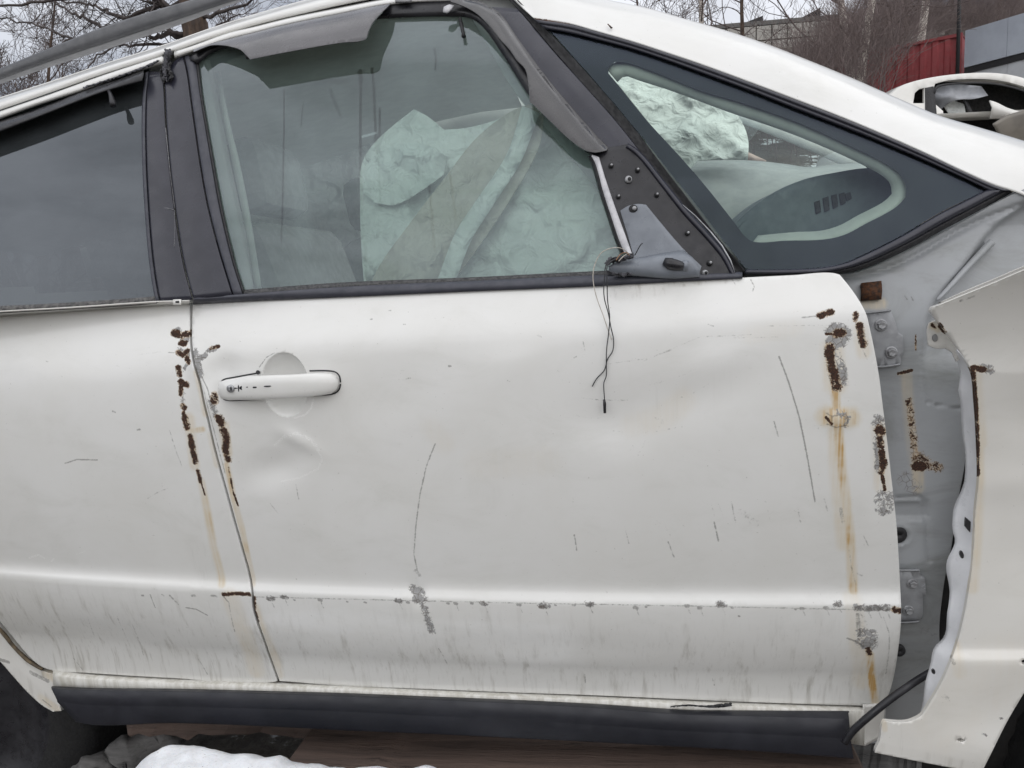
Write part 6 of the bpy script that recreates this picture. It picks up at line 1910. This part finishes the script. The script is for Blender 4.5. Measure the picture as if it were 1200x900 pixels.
# ------------------------------------------------------------------ second wreck
def second_car():
    D = 9.6
    q = at(1160, 86, D)
    g = float(hgt(q.x, D))
    zt = q.z                                   # roof height seen
    base = zt - 1.46
    root = tag(empty('stripped_car', (q.x, D + .8, base)), 'stripped cream hatchback with broken side window beyond the hood gap', 'car')
    mp_ = M_FEND
    X = lambda px, py, Y=D: at(px, py, Y).x
    # greenhouse side frame traced: outer skin with a window opening
    def pf(d):
        return lambda XX, ZZ: D + d + .35 * (ZZ - (zt - .45))
    outl = [(1010, 160), (1030, 128), (1050, 105), (1066, 97), (1085, 92), (1110, 88), (1140, 85.5), (1165, 85.5), (1190, 89), (1215, 97), (1240, 108), (1275, 130), (1300, 160)]
    h1 = [(1070, 121), (1072, 109), (1078, 104), (1083, 103), (1083, 121)]
    h2 = [(1095, 121), (1094, 104), (1096, 98), (1110, 94.5), (1140, 92.5), (1165, 93.5), (1190, 98.5), (1215, 108), (1240, 121), (1258, 146), (1258, 160), (1110, 160), (1105, 130)]
    panel('body_side', outl + [(1300, 175), (1010, 175)], pf(0), mp_, root, .12, .05, holes=[h1, h2], step=4)
    panel('pillar_cover', [(1084, 103), (1094, 101), (1097, 125), (1100, 162), (1085, 162)], pf(-.01), M_RUB, root, .2, .02)
    loft('window_trim', [([(1094, 108), (1096, 100), (1110, 97.5), (1140, 96), (1165, 97), (1190, 102), (1215, 111), (1240, 124)], pf(-.012)), ([(1096, 110), (1098, 102.5), (1110, 99.5), (1140, 98), (1165, 99), (1190, 104), (1215, 113), (1240, 126)], pf(-.012))], M_RUB, root, 30, .01)
    fo = folds(71, 30, .09, .05, .3, (q.x - 1.2, q.x + 1.2, zt - .7, zt))
    panel('curtain_airbag', [(1092, 103), (1120, 99), (1150, 101), (1158, 112), (1140, 116), (1122, 117), (1110, 122), (1103, 128), (1095, 118)], lambda XX, ZZ: pf(.12)(XX, ZZ) + fo(XX, ZZ), simple('grey_cloth', (.35, .36, .38), (.22, .23, .25), 4, .85), root, .06, .01)
    fo_b = folds(72, 12, .05, .05, .3, (q.x - 1.2, q.x + 1.2, zt - .7, zt))
    panel('seat_cover', [(1105, 122), (1118, 118), (1130, 122), (1132, 135), (1112, 133)], lambda XX, ZZ: pf(.25)(XX, ZZ) + fo_b(XX, ZZ), M_CLOTH, root, .06, .02)
    panel('dark_cabin_backing', [(1060, 165), (1062, 110), (1080, 100), (1150, 97), (1200, 104), (1260, 140), (1265, 165)], pf(.45), M_DARK, root, .3, .02)  # near-black sheet standing in for the shaded cabin
    loft('window_post', [([(1128, 112), (1138, 136)], pf(.05)), ([(1131, 111), (1142, 136)], pf(.05))], M_RUB, root, 4, .03)
    # door mirror
    loft('mirror_shell', [([(1160, 117.5), (1168, 120), (1180, 126), (1196, 131)], flat(D - .27)), ([(1163, 126), (1172, 129), (1184, 133), (1198, 136)], flat(D - .29)), ([(1160, 139), (1172, 139), (1186, 139), (1200, 141)], flat(D - .26))], mp_, root, 12, .02)
    # roof skin across, far side, lower body, wheels
    e = P(arc(resample(outl[1:12], 4, closed=False), 24), pf(0))
    rr_ = []
    for s in (0, .1, .3, .5, .7, .9, 1):
        k = e.copy(); k[:, 1] += s * 1.25; k[:, 2] += .05 * (1 - (2 * s - 1) ** 2)
        rr_.append(k)
    loft3('roof_skin', rr_[0:1] + rr_[1:], mp_, root, .01)
    xl, xr = e[0][0] - .4, e[-1][0] + .9
    prof = [(xl, .32), (xl - .05, .55), (xl + .05, .9), (xl + .35, 1.0), (xr - 1.0, .95), (xr - .15, .8), (xr, .55), (xr - .05, .3)]
    rws = []
    for y, ins in ((D - .05, .06), (D - .17, .0), (D - .17, .0), (D + 1.45, 0), (D + 1.38, .06)):
        ctr = (np.mean([p[0] for p in prof]), .62)
        rws.append(np.array([[ctr[0] + (p[0] - ctr[0]) * (1 - ins), y, base + ctr[1] + (p[1] - ctr[1]) * (1 - ins * 2)] for p in prof + prof[:1]]))
    loft3('lower_body', rws, mp_, root)
    for wx in (xl + .75, xr - .85):
        for wy in (D - .06, D + 1.2):
            V, F = [], []
            tube_data([(wx, wy - .1, base + .3), (wx, wy - .09, base + .3), (wx, wy + .09, base + .3), (wx, wy + .1, base + .3)], [.24, .3, .3, .24], 28, V, F)
            link('wheel', mesh_from(V, F), M_TYRE, root)
    return base, q


b2, q2 = second_car()
# blocks carrying the stripped car where the slope falls away
for i, (dx, dy) in enumerate(((-.9, .1), (.9, .1), (-.9, 1.2), (.9, 1.2))):
    x, y = q2.x + dx, 9.6 + dy
    g = float(hgt(x, y))
    if b2 + .02 - g > .05:
        tag(box('support_block', (x - .25, y - .2, g - .1), (x + .25, y + .2, b2 + .33), M_CONC, None, bev=.02), 'concrete block propping up the %s %s of the stripped hatchback' % (('near side', 'far side')[dy > .5], ('rear', 'front')[dx > 0]), 'block', 'blocks under the stripped car')
# torn dark panel edge poking up by the stripped car
M_PANEL = simple('brown_grey_panel', (.22, .20, .17), (.16, .145, .125), 5, .6)
tp = loft('torn_panel', [([(1163, 145), (1180, 135), (1200, 129), (1230, 120)], flat(7.0)), ([(1166, 147.5), (1182, 139), (1202, 133.5), (1232, 125)], flat(6.95)), ([(1172, 160), (1186, 156), (1206, 152), (1236, 146)], flat(7.05)), ([(1175, 250), (1190, 250), (1210, 250), (1236, 250)], flat(7.1))], [M_PANEL], None, 20, .03)
tag(tp, 'torn brown-grey panel standing before the stripped hatchback', 'panel')
